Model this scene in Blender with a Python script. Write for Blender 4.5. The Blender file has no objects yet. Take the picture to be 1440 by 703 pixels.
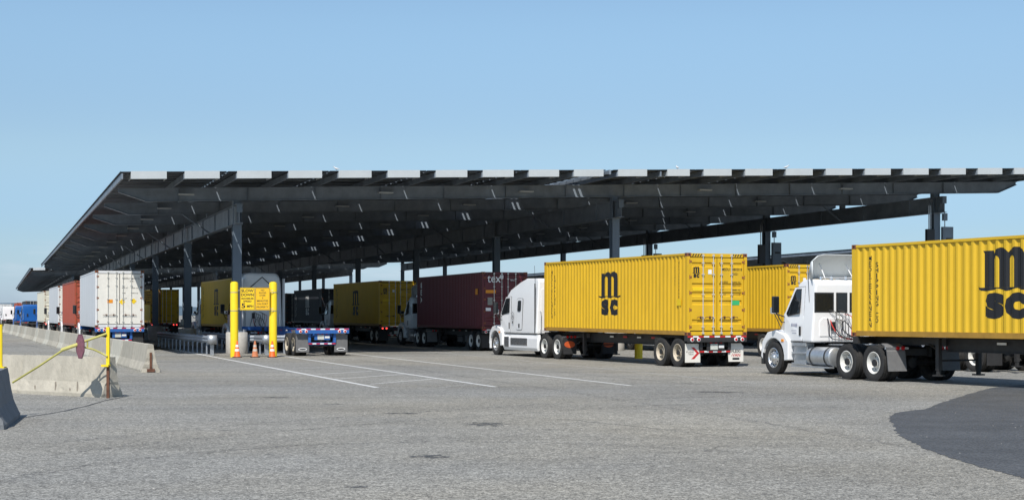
import bpy, bmesh, math, random
from mathutils import Vector, Matrix
random.seed(7)
R = math.radians
PI = math.pi
scene = bpy.context.scene
COL = scene.collection

# ------------------------------------------------------------------ camera
EYE = 1.86
F = 2100.0          # focal length in photo pixels (1440 wide)
HOR = 442.0         # horizon row in the photo
cam_d = bpy.data.cameras.new('camera')
cam = bpy.data.objects.new('camera', cam_d)
COL.objects.link(cam)
cam.location = (0, 0, EYE)
cam.rotation_euler = (R(90), 0, 0)
cam_d.sensor_width = 36.0
cam_d.lens = 36.0 * F / 1440.0
cam_d.shift_y = (HOR - 351.5) / 1440.0
cam_d.clip_start = 0.2
cam_d.clip_end = 12000
scene.camera = cam

# ------------------------------------------------------------------ world + sun
SUN = Vector((-0.146, -0.793, 1.0)).normalized()       # direction towards the sun
elev = math.asin(SUN.z)
azim = math.atan2(SUN.x, SUN.y)                         # from +Y clockwise
world = bpy.data.worlds.new('World')
scene.world = world
world.use_nodes = True
nt = world.node_tree
for n in list(nt.nodes): nt.nodes.remove(n)
sky = nt.nodes.new('ShaderNodeTexSky')
sky.sky_type = 'NISHITA'
sky.sun_disc = False
sky.sun_elevation = elev
sky.sun_rotation = azim
sky.air_density = 1.0
sky.dust_density = 0.6
sky.ozone_density = 1.3
bg = nt.nodes.new('ShaderNodeBackground')
bg.inputs['Strength'].default_value = 0.105
wo = nt.nodes.new('ShaderNodeOutputWorld')
# a few thin clouds low over the horizon
tc = nt.nodes.new('ShaderNodeTexCoord')
mp = nt.nodes.new('ShaderNodeMapping'); mp.inputs['Scale'].default_value = (9, 9, 60)
ns = nt.nodes.new('ShaderNodeTexNoise'); ns.inputs['Scale'].default_value = 1.3; ns.inputs['Detail'].default_value = 6
rp = nt.nodes.new('ShaderNodeValToRGB')
rp.color_ramp.elements[0].position = 0.56; rp.color_ramp.elements[0].color = (0, 0, 0, 1)
rp.color_ramp.elements[1].position = 0.80; rp.color_ramp.elements[1].color = (0.55, 0.55, 0.55, 1)
sp = nt.nodes.new('ShaderNodeSeparateXYZ')
mr = nt.nodes.new('ShaderNodeMapRange')
mr.inputs['From Min'].default_value = 0.035; mr.inputs['From Max'].default_value = 0.055
mr.inputs['To Min'].default_value = 1.0; mr.inputs['To Max'].default_value = 0.0
mu = nt.nodes.new('ShaderNodeMath'); mu.operation = 'MULTIPLY'
mx = nt.nodes.new('ShaderNodeMixRGB'); mx.inputs['Color2'].default_value = (6.2, 6.9, 7.8, 1)
L_ = nt.links
L_.new(tc.outputs['Generated'], mp.inputs['Vector']); L_.new(mp.outputs[0], ns.inputs['Vector'])
L_.new(ns.outputs['Fac'], rp.inputs['Fac']); L_.new(tc.outputs['Generated'], sp.inputs[0])
L_.new(sp.outputs['Z'], mr.inputs['Value']); L_.new(rp.outputs['Color'], mu.inputs[0]); L_.new(mr.outputs[0], mu.inputs[1])
L_.new(mu.outputs[0], mx.inputs['Fac'])
cr = nt.nodes.new('ShaderNodeValToRGB'); cr.color_ramp.interpolation = 'EASE'
while len(cr.color_ramp.elements) > 1: cr.color_ramp.elements.remove(cr.color_ramp.elements[-1])
cr.color_ramp.elements[0].position = 0.0; cr.color_ramp.elements[0].color = (0.49, 0.64, 1.0, 1)
for p_, c_ in ((0.053, (0.47, 0.595, 0.80, 1)), (0.115, (0.61, 0.68, 0.75, 1)), (0.20, (0.745, 0.825, 0.85, 1))):
    e_ = cr.color_ramp.elements.new(p_); e_.color = c_
gn = nt.nodes.new('ShaderNodeVectorMath'); gn.operation = 'SCALE'; gn.inputs['Scale'].default_value = 1.34
ml = nt.nodes.new('ShaderNodeVectorMath'); ml.operation = 'MULTIPLY'
L_.new(sp.outputs['Z'], cr.inputs['Fac']); L_.new(cr.outputs['Color'], gn.inputs[0]); L_.new(gn.outputs[0], ml.inputs[1])
L_.new(sky.outputs[0], ml.inputs[0]); L_.new(ml.outputs[0], mx.inputs['Color1'])
L_.new(mx.outputs[0], bg.inputs['Color']); L_.new(bg.outputs[0], wo.inputs['Surface'])

sun_d = bpy.data.lights.new('sun', 'SUN')
sun_d.energy = 4.6
sun_d.angle = R(0.5)
sun_d.color = (1.0, 0.955, 0.89)
sun = bpy.data.objects.new('sun', sun_d)
COL.objects.link(sun)
sun.location = (0, 0, 60)
sun.rotation_euler = SUN.to_track_quat('Z', 'Y').to_euler()

vs = scene.view_settings
vs.view_transform = 'Standard'
vs.look = 'None'
vs.exposure = 0.12
vs.gamma = 1.0
vs.use_curve_mapping = False
scene.render.engine = 'CYCLES'

# ------------------------------------------------------------------ frames of reference
AZ = 19.0
SA, CA = math.sin(R(AZ)), math.cos(R(AZ))
def lane(s, t):
    """lane frame -> world: s across (to the right and away), t along the lanes"""
    return Vector((s*CA - t*SA, s*SA + t*CA))
def gpx(px, py, z=0.0):
    """a point seen in the photograph, on the level z"""
    Y = (EYE - z) * F / (py - HOR)
    return Vector(((px-720)/F*Y, Y))
def at(px, Y):
    return (px-720)/F*Y

# ------------------------------------------------------------------ materials
MATS = {}
def new_mat(name):
    m = bpy.data.materials.new(name); m.use_nodes = True
    return m, m.node_tree.nodes, m.node_tree.links, m.node_tree.nodes['Principled BSDF']
def paint(name, col, rough=0.5, metal=0.0, var=0.12, scale=3.0, rust=0.0, rustcol=(0.16, 0.06, 0.025), bump=0.0,
          stretch=(1, 1, 1), dirt=0.0, dirtcol=(0.10, 0.085, 0.065), spec=0.5, coat=0.0):
    if name in MATS: return MATS[name]
    m, N, L, b = new_mat(name)
    tc = N.new('ShaderNodeTexCoord'); mp = N.new('ShaderNodeMapping'); mp.inputs['Scale'].default_value = stretch
    L.new(tc.outputs['Object'], mp.inputs['Vector'])
    n1 = N.new('ShaderNodeTexNoise'); n1.inputs['Scale'].default_value = scale; n1.inputs['Detail'].default_value = 7
    n1.inputs['Roughness'].default_value = 0.65
    L.new(mp.outputs[0], n1.inputs['Vector'])
    r1 = N.new('ShaderNodeMapRange'); r1.inputs['From Min'].default_value = 0.3; r1.inputs['From Max'].default_value = 0.7
    r1.inputs['To Min'].default_value = 1 - var; r1.inputs['To Max'].default_value = 1 + var
    L.new(n1.outputs['Fac'], r1.inputs['Value'])
    v = N.new('ShaderNodeVectorMath'); v.operation = 'SCALE'; v.inputs[0].default_value = col[:3]
    L.new(r1.outputs[0], v.inputs['Scale'])
    out = v.outputs[0]
    def layer(out, amount, c, sc, seed, lo=0.0, wid=0.06):
        n = N.new('ShaderNodeTexNoise'); n.inputs['Scale'].default_value = sc; n.inputs['Detail'].default_value = 9
        n.inputs['Roughness'].default_value = 0.72
        ad = N.new('ShaderNodeVectorMath'); ad.operation = 'ADD'; ad.inputs[1].default_value = (seed, seed*1.7, seed*0.3)
        L.new(mp.outputs[0], ad.inputs[0]); L.new(ad.outputs[0], n.inputs['Vector'])
        mrr = N.new('ShaderNodeMapRange'); th = 0.74 - 0.24*amount
        mrr.inputs['From Min'].default_value = th; mrr.inputs['From Max'].default_value = th + wid
        L.new(n.outputs['Fac'], mrr.inputs['Value'])
        mm = N.new('ShaderNodeMixRGB'); mm.inputs['Color2'].default_value = (*c, 1)
        L.new(mrr.outputs[0], mm.inputs['Fac']); L.new(out, mm.inputs['Color1'])
        return mm.outputs[0]
    if dirt > 0: out = layer(out, dirt, tuple(0.6*col[i]+0.4*dirtcol[i] for i in range(3)), scale*0.9, 11.0, wid=0.22)
    if rust > 0: out = layer(out, rust, rustcol, scale*3.2, 31.0)
    L.new(out, b.inputs['Base Color'])
    b.inputs['Roughness'].default_value = rough; b.inputs['Metallic'].default_value = metal
    b.inputs['Specular IOR Level'].default_value = spec
    if coat: b.inputs['Coat Weight'].default_value = coat; b.inputs['Coat Roughness'].default_value = 0.12
    if bump > 0:
        bp = N.new('ShaderNodeBump'); bp.inputs['Strength'].default_value = bump; bp.inputs['Distance'].default_value = 0.02
        n2 = N.new('ShaderNodeTexNoise'); n2.inputs['Scale'].default_value = scale*9; n2.inputs['Detail'].default_value = 6
        L.new(mp.outputs[0], n2.inputs['Vector']); L.new(n2.outputs['Fac'], bp.inputs['Height'])
        L.new(bp.outputs[0], b.inputs['Normal'])
    MATS[name] = m
    return m

VS = (1.0, 1.0, 0.18)   # stretch for streaks running down a wall
M_YEL = paint('container_yellow', (0.655, 0.395, 0.013), 0.5, var=0.09, scale=2.0, rust=0.22, stretch=(1, 1, 0.35), dirt=0.55)
M_YEL2 = paint('container_yellow_clean', (0.675, 0.425, 0.018), 0.5, var=0.05, scale=2.0, rust=0.10, stretch=(1, 1, 0.3), dirt=0.4)
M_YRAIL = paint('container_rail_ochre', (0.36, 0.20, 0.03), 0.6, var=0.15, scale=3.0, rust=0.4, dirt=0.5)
M_MAR = paint('container_maroon', (0.115, 0.018, 0.024), 0.5, var=0.12, scale=2.0, rust=0.2, stretch=VS, dirt=0.3)
M_RED = paint('container_red', (0.36, 0.075, 0.04), 0.5, var=0.1, scale=2.0, rust=0.2, stretch=VS, dirt=0.3)
M_DRK = paint('container_dark', (0.035, 0.04, 0.05), 0.5, var=0.12, scale=2.0, rust=0.1, stretch=VS)
M_WHT = paint('container_white', (0.66, 0.67, 0.68), 0.45, var=0.06, scale=2.0, rust=0.12, rustcol=(0.42, 0.26, 0.13), stretch=VS, dirt=0.3, dirtcol=(0.3, 0.27, 0.22))
M_WDOOR = paint('reefer_door_white', (0.72, 0.70, 0.64), 0.45, var=0.07, scale=3.0, rust=0.35, rustcol=(0.50, 0.34, 0.2), dirt=0.4, dirtcol=(0.35, 0.3, 0.22))
M_CRM = paint('container_cream', (0.62, 0.60, 0.50), 0.5, var=0.07, scale=2.0, rust=0.2, stretch=VS, dirt=0.3)
M_CAST = paint('rusty_casting', (0.22, 0.075, 0.03), 0.8, var=0.4, scale=14, rust=0.5)
M_RUST = paint('rusty_steel', (0.12, 0.05, 0.028), 0.85, var=0.4, scale=9, rust=0.4, rustcol=(0.06, 0.025, 0.015))
M_GAL = paint('galvanised_steel', (0.42, 0.44, 0.46), 0.42, metal=0.6, var=0.14, scale=8)
M_ROD = paint('lock_rod_zinc', (0.62, 0.61, 0.57), 0.4, metal=0.35, var=0.14, scale=8, rust=0.2)
M_RAIL = paint('guardrail_zinc', (0.34, 0.37, 0.41), 0.45, metal=0.5, var=0.14, scale=5)
M_BLK = paint('black_lettering', (0.012, 0.012, 0.014), 0.5, var=0.1)
M_WLET = paint('white_lettering', (0.8, 0.8, 0.78), 0.55, var=0.06)
M_RUBBER = paint('black_rubber', (0.022, 0.022, 0.023), 0.75, var=0.25, scale=9)
M_TYRE = paint('tyre_rubber', (0.030, 0.029, 0.028), 0.82, var=0.3, scale=12, bump=0.5, dirt=0.5, dirtcol=(0.12, 0.11, 0.10))
M_RIMW = paint('rim_white', (0.66, 0.65, 0.61), 0.45, var=0.1, scale=8, rust=0.22, dirt=0.3)
M_RIMR = paint('rim_rusty_cream', (0.50, 0.44, 0.34), 0.6, var=0.2, scale=8, rust=0.75, rustcol=(0.14, 0.06, 0.03), dirt=0.4)
M_RIMA = paint('rim_aluminium', (0.68, 0.68, 0.68), 0.28, metal=0.85, var=0.1, scale=8)
M_CHS = paint('chassis_black', (0.028, 0.027, 0.027), 0.55, var=0.3, scale=5, rust=0.4, rustcol=(0.07, 0.035, 0.02), dirt=0.4)
M_BLUE = paint('chassis_blue', (0.022, 0.11, 0.36), 0.5, var=0.2, scale=5, rust=0.25, dirt=0.4)
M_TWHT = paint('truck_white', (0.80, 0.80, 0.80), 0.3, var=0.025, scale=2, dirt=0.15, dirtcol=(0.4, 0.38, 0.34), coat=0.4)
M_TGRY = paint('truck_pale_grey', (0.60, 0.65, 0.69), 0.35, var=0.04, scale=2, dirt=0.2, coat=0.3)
M_TBLU = paint('truck_blue', (0.010, 0.10, 0.36), 0.3, var=0.05, scale=2, dirt=0.1, coat=0.4)
M_FAIR = paint('fairing_grey_inside', (0.66, 0.69, 0.69), 0.5, var=0.05, scale=2, dirt=0.2)
M_CHROME = paint('polished_aluminium', (0.74, 0.75, 0.77), 0.2, metal=0.9, var=0.05, scale=4)
M_PLAST = paint('black_plastic', (0.020, 0.021, 0.023), 0.45, var=0.15, scale=5)
M_YPOST = paint('safety_yellow', (0.86, 0.62, 0.015), 0.42, var=0.05, scale=4, dirt=0.25, dirtcol=(0.4, 0.3, 0.1))
M_YFADE = paint('faded_yellow_pipe', (0.45, 0.42, 0.12), 0.6, var=0.15, scale=10, rust=0.2)
M_SIGNY = paint('sign_yellow', (0.84, 0.55, 0.01), 0.4, var=0.04, scale=4)
M_SIGNO = paint('sign_worn_orange', (0.70, 0.34, 0.02), 0.5, var=0.06, scale=6)
M_ORNG = paint('cone_orange', (0.85, 0.13, 0.015), 0.5, var=0.08, scale=9)
M_ORNGW = paint('cone_orange_dirty', (0.50, 0.17, 0.07), 0.7, var=0.3, scale=16, dirt=0.9)
M_REFL = paint('reflective_white', (0.78, 0.78, 0.76), 0.4, var=0.05, scale=9)
M_REFLD = paint('reflective_white_dirty', (0.50, 0.44, 0.38), 0.6, var=0.25, scale=16, dirt=0.6)
M_CONC = paint('pale_concrete', (0.50, 0.47, 0.42), 0.88, var=0.12, scale=5, dirt=0.6, bump=0.35)
M_RED_T = paint('red_tape', (0.50, 0.02, 0.02), 0.4, var=0.1, scale=9)
M_SIGNR = paint('faded_sign_purple', (0.14, 0.05, 0.075), 0.6, var=0.35, scale=14, dirt=0.4, dirtcol=(0.3, 0.25, 0.28))
M_FLAPW = paint('flap_white', (0.72, 0.69, 0.62), 0.6, var=0.06, scale=5, rust=0.1, rustcol=(0.55, 0.36, 0.12), stretch=VS, dirt=0.6, dirtcol=(0.5, 0.35, 0.15))
M_FLAPG = paint('flap_grey', (0.14, 0.14, 0.14), 0.7, var=0.15, scale=5, dirt=0.5, dirtcol=(0.2, 0.2, 0.19))
M_ORFLAP = paint('flap_orange_red', (0.55, 0.09, 0.02), 0.6, var=0.15, scale=9)
M_GREEN = paint('sticker_green', (0.04, 0.42, 0.15), 0.5, var=0.05)
M_STKY = paint('sticker_yellow', (0.82, 0.56, 0.01), 0.5, var=0.06)
M_STKO = paint('sticker_orange', (0.75, 0.27, 0.01), 0.5, var=0.06)
M_STKG = paint('sticker_grey', (0.25, 0.25, 0.22), 0.6, var=0.25, scale=30)
M_STEEL = paint('canopy_steel', (0.18, 0.215, 0.255), 0.55, var=0.25, scale=1.3, dirt=0.3, dirtcol=(0.16, 0.15, 0.14))
M_STEELB = paint('column_steel', (0.125, 0.16, 0.20), 0.5, var=0.12, scale=1.5, dirt=0.3, dirtcol=(0.2, 0.2, 0.2), stretch=VS)
M_PANEL = paint('solar_panel_underside', (0.012, 0.014, 0.018), 0.6, var=0.12, scale=1)
M_FASCIA = paint('fascia_grey_white', (0.46, 0.49, 0.50), 0.5, var=0.05, scale=1.2, dirt=0.2)
M_CAB = paint('cabinet_grey', (0.17, 0.21, 0.25), 0.5, var=0.06, scale=3)
M_BIRD = paint('gull_white', (0.55, 0.55, 0.55), 0.8, var=0.05, scale=12)
M_HOSE_R = paint('hose_red', (0.5, 0.03, 0.02), 0.45, var=0.05)
M_TREE = paint('far_foliage', (0.045, 0.06, 0.035), 0.95, var=0.5, scale=0.4)

def glass_mat():
    m, N, L, b = new_mat('tinted_glass')
    b.inputs['Base Color'].default_value = (0.012, 0.014, 0.016, 1)
    b.inputs['Roughness'].default_value = 0.05
    b.inputs['Specular IOR Level'].default_value = 0.7
    return m
M_GLASS = glass_mat()
def lamp_mat(name, col, e):
    m, N, L, b = new_mat(name)
    b.inputs['Base Color'].default_value = (*col, 1)
    b.inputs['Roughness'].default_value = 0.2
    if e: b.inputs['Emission Color'].default_value = (*col, 1); b.inputs['Emission Strength'].default_value = e
    return m
M_TAILOFF = lamp_mat('tail_lamp_red', (0.50, 0.012, 0.012), 0)
M_TAILON = lamp_mat('tail_lamp_lit', (1.0, 0.05, 0.03), 2.5)
M_AMBER = lamp_mat('marker_amber', (0.85, 0.30, 0.02), 0)
M_HEAD = lamp_mat('headlamp_clear', (0.75, 0.77, 0.8), 0)

# ------------------------------------------------------------------ mesh builder
class MB:
    def __init__(s): s.v = []; s.f = []
    def add(s, vs, fs, M=None):
        o = len(s.v)
        for p in vs:
            p = Vector(p)
            s.v.append(tuple(M @ p) if M else tuple(p))
        for f in fs: s.f.append(tuple(i+o for i in f))
        return s
    def box(s, x0, x1, y0, y1, z0, z1, M=None):
        vs = [(x0,y0,z0),(x1,y0,z0),(x1,y1,z0),(x0,y1,z0),(x0,y0,z1),(x1,y0,z1),(x1,y1,z1),(x0,y1,z1)]
        return s.add(vs, [(0,3,2,1),(4,5,6,7),(0,1,5,4),(1,2,6,5),(2,3,7,6),(3,0,4,7)], M)
    def tube(s, pts, r, n=10, caps=True, r1=None):
        pts = [Vector(p) for p in pts]; rings = []
        up = Vector((0, 0, 1))
        for i, p in enumerate(pts):
            d = (pts[min(i+1, len(pts)-1)] - pts[max(i-1, 0)]).normalized()
            a = up if abs(d.dot(up)) < 0.95 else Vector((1, 0, 0))
            u = d.cross(a).normalized(); w = u.cross(d).normalized()
            rr = r if r1 is None else r + (r1-r)*i/(len(pts)-1)
            rings.append([p + u*math.cos(2*PI*k/n)*rr + w*math.sin(2*PI*k/n)*rr for k in range(n)])
        vs = [q for g in rings for q in g]; fs = []
        for i in range(len(pts)-1):
            for k in range(n):
                fs.append((i*n+k, i*n+(k+1)%n, (i+1)*n+(k+1)%n, (i+1)*n+k))
        if caps: fs.append(tuple(range(n-1, -1, -1))); fs.append(tuple((len(pts)-1)*n+k for k in range(n)))
        return s.add(vs, fs)
    def lathe(s, prof, n=28, axis='x', M=None, close=False):
        """prof: (radius, along); axis x, y or z"""
        vs = []
        for (r, a) in prof:
            for k in range(n):
                c, d = math.cos(2*PI*k/n)*r, math.sin(2*PI*k/n)*r
                vs.append((a, c, d) if axis == 'x' else ((c, a, d) if axis == 'y' else (c, d, a)))
        fs = []
        m = len(prof)
        for i in range(m if close else m-1):
            j = (i+1) % m
            for k in range(n): fs.append((i*n+k, i*n+(k+1)%n, j*n+(k+1)%n, j*n+k))
        return s.add(vs, fs, M)
    def prism(s, prof, axis, a, b, M=None):
        """closed polygon prof extruded; axis 'x': prof=(y,z); 'y': prof=(x,z); 'z': prof=(x,y)"""
        n = len(prof)
        def mk(p, t): return (t, p[0], p[1]) if axis == 'x' else ((p[0], t, p[1]) if axis == 'y' else (p[0], p[1], t))
        vs = [mk(p, a) for p in prof] + [mk(p, b) for p in prof]
        fs = [tuple(range(n)), tuple(range(2*n-1, n-1, -1))] + [(i, (i+1)%n, n+(i+1)%n, n+i) for i in range(n)]
        return s.add(vs, fs, M)
    def loft(s, secs, caps=True):
        n = len(secs[0]); vs = [p for q in secs for p in q]; fs = []
        for i in range(len(secs)-1):
            for k in range(n): fs.append((i*n+k, i*n+(k+1)%n, (i+1)*n+(k+1)%n, (i+1)*n+k))
        if caps: fs.append(tuple(range(n-1, -1, -1))); fs.append(tuple((len(secs)-1)*n+k for k in range(n)))
        return s.add(vs, fs)
    def mesh(s, name, smooth=False, recalc=True):
        me = bpy.data.meshes.new(name)
        me.from_pydata(s.v, [], s.f)
        bm = bmesh.new(); bm.from_mesh(me)
        if recalc: bmesh.ops.recalc_face_normals(bm, faces=bm.faces)
        big = [f for f in bm.faces if len(f.verts) > 4]
        if big: bmesh.ops.triangulate(bm, faces=big)
        if smooth:
            for f in bm.faces: f.smooth = True
            for e in bm.edges:
                if len(e.link_faces) == 2 and e.calc_face_angle(0) > R(38): e.smooth = False
        bm.to_mesh(me); bm.free()
        return me

CACHE = {}
def obj(name, mb, mat, parent=None, loc=None, rot=None, key=None, smooth=False, bevel=0.0, label=None, kind=None):
    """mb may be a MB, a mesh, or a function giving one; key shares the mesh data between copies"""
    if key is not None and key in CACHE: me = CACHE[key]
    else:
        if callable(mb): mb = mb()
        me = mb.mesh(name, smooth) if isinstance(mb, MB) else mb
        if mat and not me.materials: me.materials.append(mat)
        if key is not None: CACHE[key] = me
    o = bpy.data.objects.new(name, me); COL.objects.link(o)
    if parent: o.parent = parent
    if loc is not None: o.location = loc
    if rot is not None: o.rotation_euler = rot
    if bevel:
        md = o.modifiers.new('bevel', 'BEVEL'); md.width = bevel; md.segments = 2; md.limit_method = 'ANGLE'; md.angle_limit = R(35)
    if label: o['label'] = label
    if kind: o['kind'] = kind
    return o
def empty(name, loc, rotz=0, label=None, cat=None, group=None, rx=0):
    o = bpy.data.objects.new(name, None); COL.objects.link(o)
    o.empty_display_size = 0.3
    o.location = loc; o.rotation_euler = (rx, 0, rotz)
    tag(o, label, cat, group)
    return o
def tag(o, label=None, cat=None, group=None, kind=None):
    if label: o['label'] = label
    if cat: o['category'] = cat
    if group: o['group'] = group
    if kind: o['kind'] = kind
    return o
ORD = ['first','second','third','fourth','fifth','sixth','seventh','eighth','ninth','tenth','eleventh','twelfth','thirteenth',
       'fourteenth','fifteenth','sixteenth','seventeenth','eighteenth','nineteenth','twentieth','twenty-first','twenty-second',
       'twenty-third','twenty-fourth','twenty-fifth','twenty-sixth','twenty-seventh','twenty-eighth','twenty-ninth','thirtieth']

# ------------------------------------------------------------------ lettering
def text_bm(txt, size=1.0, bold=0.0, sx=1.0, align='LEFT', spacing=1.0):
    cu = bpy.data.curves.new('lettering', 'FONT')
    cu.body = txt; cu.size = size; cu.offset = bold; cu.align_x = align; cu.resolution_u = 3; cu.space_character = spacing
    ob = bpy.data.objects.new('lettering_tmp', cu); COL.objects.link(ob)
    bpy.context.view_layer.update()
    me = bpy.data.meshes.new_from_object(ob)
    bpy.data.objects.remove(ob); bpy.data.curves.remove(cu)
    bm = bmesh.new(); bm.from_mesh(me); bpy.data.meshes.remove(me)
    bmesh.ops.scale(bm, vec=(sx, 1, 1), verts=bm.verts)
    return bm
def bm_bounds(bm):
    xs = [v.co.x for v in bm.verts]; ys = [v.co.y for v in bm.verts]
    return min(xs), max(xs), min(ys), max(ys)
def fit(bm, x0, x1, y0, y1):
    a, b, c, d = bm_bounds(bm)
    for v in bm.verts:
        v.co.x = x0 + (v.co.x-a)/(b-a)*(x1-x0); v.co.y = y0 + (v.co.y-c)/(d-c)*(y1-y0); v.co.z = 0
    return bm
def join_bm(dst, src):
    me = bpy.data.meshes.new('t'); src.to_mesh(me); src.free(); dst.from_mesh(me); bpy.data.meshes.remove(me)
def poly_bm(polys):
    bm = bmesh.new()
    for p in polys:
        bm.faces.new([bm.verts.new((x, y, 0)) for x, y in p])
    bmesh.ops.triangulate(bm, faces=bm.faces)
    return bm
def logo_bm():
    """heavy letter m on a wavy line over the letters sc; about 1.06 wide, 1.62 high, bottom at 0"""
    z = 0.66
    m = [(0,0),(0,.86),(-.03,.93),(.24,.93),(.26,.86),(.33,.96),(.42,1.0),(.51,.99),(.59,.93),(.63,.87),(.70,.95),(.80,1.0),(.92,.99),
         (1.01,.93),(1.05,.84),(1.06,.72),(1.06,0),(.80,0),(.80,.70),(.78,.77),(.74,.80),(.69,.78),(.66,.71),(.66,0),(.40,0),(.40,.70),
         (.38,.77),(.33,.80),(.28,.78),(.26,.71),(.26,0)]
    top = [(-.16,.035),(-.10,-.005),(0,-.001),(.2,-.001),(.5,-.001),(.8,-.001),(1.06,-.001),(1.16,-.004),(1.24,.03)]
    bot = [(1.25,-.03),(1.14,-.075),(.98,-.06),(.86,-.02),(.72,-.05),(.6,-.085),(.46,-.05),(.36,-.02),(.22,-.06),(.08,-.085),(-.06,-.07),(-.16,-.02)]
    bm = poly_bm([[(x, y*0.90+z+0.06) for x, y in m], [(x, y+z+0.058) for x, y in top+bot]])
    s_ = fit(text_bm('s', bold=0.055), 0.02, 0.52, 0, 0.60); join_bm(bm, s_)
    c_ = fit(text_bm('c', bold=0.055), 0.56, 1.08, 0, 0.60); join_bm(bm, c_)
    return bm
def finish(bm, name, fn, cuts=None, axis=0):
    if cuts:
        for c in cuts:
            co = (c, 0, 0) if axis == 0 else (0, c, 0); no = (1, 0, 0) if axis == 0 else (0, 1, 0)
            bmesh.ops.bisect_plane(bm, geom=list(bm.verts)+list(bm.edges)+list(bm.faces), plane_co=co, plane_no=no, dist=1e-5)
    for v in bm.verts: v.co = Vector(fn(v.co.x, v.co.y))
    me = bpy.data.meshes.new(name); bm.to_mesh(me); bm.free()
    return me

# ------------------------------------------------------------------ containers
CW = 2.438; CL = 12.19
PITCH = 0.278; DEPTH = 0.042
def prof(y):
    """corrugation depth inwards at a distance y along the wall"""
    u = (y/PITCH) % 1.0
    if u < 0.26: return 0.0
    if u < 0.50: return (u-0.26)/0.24
    if u < 0.76: return 1.0
    return (1.0-u)/0.24
def breaks(y0, y1):
    out = []; k = math.floor(y0/PITCH)
    while k*PITCH < y1+PITCH:
        for u in (0, .26, .5, .76):
            y = (k+u)*PITCH
            if y0 < y < y1: out.append(y)
        k += 1
    return out
def side_mb(L, H, side, flat=False):
    y0, y1 = 0.16, L-0.16; zb, zt = 0.155, H-0.075
    X = side*(CW/2-0.012)
    mb = MB()
    ys = [y0] + ([] if flat else breaks(y0, y1)) + [y1]
    vs = []
    for y in ys:
        x = X - side*(0 if flat else prof(y)*DEPTH)
        vs += [(x, y, zb), (x, y, zt)]
    fs = [(2*i, 2*i+2, 2*i+3, 2*i+1) for i in range(len(ys)-1)]
    mb.add(vs, fs)
    if flat:   # thin panel joints
        k = 1.2
        while k < L-0.5: mb.box(X-0.004, X+side*0.004, k, k+0.03, zb+0.02, zt-0.02) if side > 0 else mb.box(X-0.004, X+0.003, k, k+0.03, zb+0.02, zt-0.02); k += 1.22
    return mb
def frame_mb(L, H, reefer=False):
    w = CW/2; mb = MB()
    for sx in (-1, 1):
        a, b = sorted((sx*w, sx*(w-0.06)))
        mb.box(a, b, 0.17, L-0.17, H-0.085, H-0.012)       # top rails
        for y0, y1 in ((0.0, 0.155), (L-0.155, L)):
            a2, b2 = sorted((sx*(w-0.002), sx*(w-0.12)))
            mb.box(a2, b2, y0, y1, 0.118, H-0.118)
    for y0, y1 in ((0.02, 0.12), (L-0.12, L-0.003)):
        mb.box(-w+0.165, w-0.165, y0, y1, 0.010, 0.14)
        mb.box(-w+0.165, w-0.165, y0, y1, H-0.135, H-0.010)
    mb.box(-w+0.061, w-0.061, 0.13, L-0.13, H-0.035, H-0.025)   # roof sheet
    mb.box(-w+0.061, w-0.061, 0.13, L-0.13, 0.11, 0.13)
    k = 0.45
    while k < L-0.3: mb.box(-w+0.062, w-0.062, k, k+0.06, 0.03, 0.108); k += 0.42
    return mb
def casting_mb():
    mb = MB(); mb.box(-0.081, 0.081, -0.089, 0.089, -0.059, 0.059)
    return mb
def hole_mb():
    mb = MB()
    mb.prism([(0.03*math.cos(a), 0.045*math.sin(a)) for a in [k*PI/5 for k in range(10)]], 'x', -0.084, 0.084)
    mb.prism([(0.03*math.cos(a), 0.045*math.sin(a)) for a in [k*PI/5 for k in range(10)]], 'y', -0.092, 0.092)
    return mb
def door_mb(H, reefer=False):
    """one leaf, hinge at x=0, meeting edge at x=w; outer face at y=0, towards -y"""
    w = CW/2-0.155; z0, z1 = 0.175, H-0.165; mb = MB()
    if reefer:
        mb.box(0, w, 0.0, 0.07, z0, z1)
        return mb
    pts = [(0.018, z0), (0.0, z0+0.001)]
    n = 5; hh = (z1-z0)/n
    zs = [(z0, 0.0)]
    for fz in (0.12, 0.385, 0.50, 0.62, 0.905):
        zc = z0 + fz*(z1-z0)
        zs += [(zc-0.085, 0.0), (zc-0.055, 0.036), (zc+0.055, 0.036), (zc+0.085, 0.0)]
    zs.append((z1, 0.0))
    # panel with margins
    m = 0.07
    for (a, b) in ((0, m), (w-m, w)): mb.box(a, b, 0.0, 0.05, z0, z1)
    vs = []
    for z, d in zs: vs += [(m, d+0.003, z), (w-m, d+0.003, z)]
    mb.add(vs, [(2*i, 2*i+1, 2*i+3, 2*i+2) for i in range(len(zs)-1)])
    mb.box(m, w-m, 0.045, 0.05, z0, z1)
    return mb
def rod_mb(H):
    mb = MB()
    mb.tube([(0, -0.035, 0.045), (0, -0.035, H-0.04)], 0.017, 8)
    for z in (0.085, H-0.085): mb.box(-0.035, 0.035, -0.06, -0.004, z-0.035, z+0.035)
    for z in (0.3, 0.62, H*0.5, H-0.75, H-0.35): mb.box(-0.045, 0.045, -0.056, -0.003, z-0.02, z+0.02)
    return mb
def handle_mb(sign):
    mb = MB()
    pts = [(0, -0.055, 0), (sign*0.10, -0.065, 0.035), (sign*0.22, -0.065, 0.02), (sign*0.40, -0.06, 0.025), (sign*0.46, -0.05, -0.01)]
    mb.tube(pts, 0.013, 6)
    mb.box(min(0.14*sign, 0.21*sign), max(0.14*sign, 0.21*sign), -0.05, -0.002, -0.02, 0.06)
    return mb
def hinge_mb():
    mb = MB(); mb.box(-0.075, 0.075, -0.014, 0.02, -0.035, 0.035); mb.tube([(-0.02, -0.02, -0.07), (-0.02, -0.02, 0.07)], 0.016, 6)
    return mb
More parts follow.
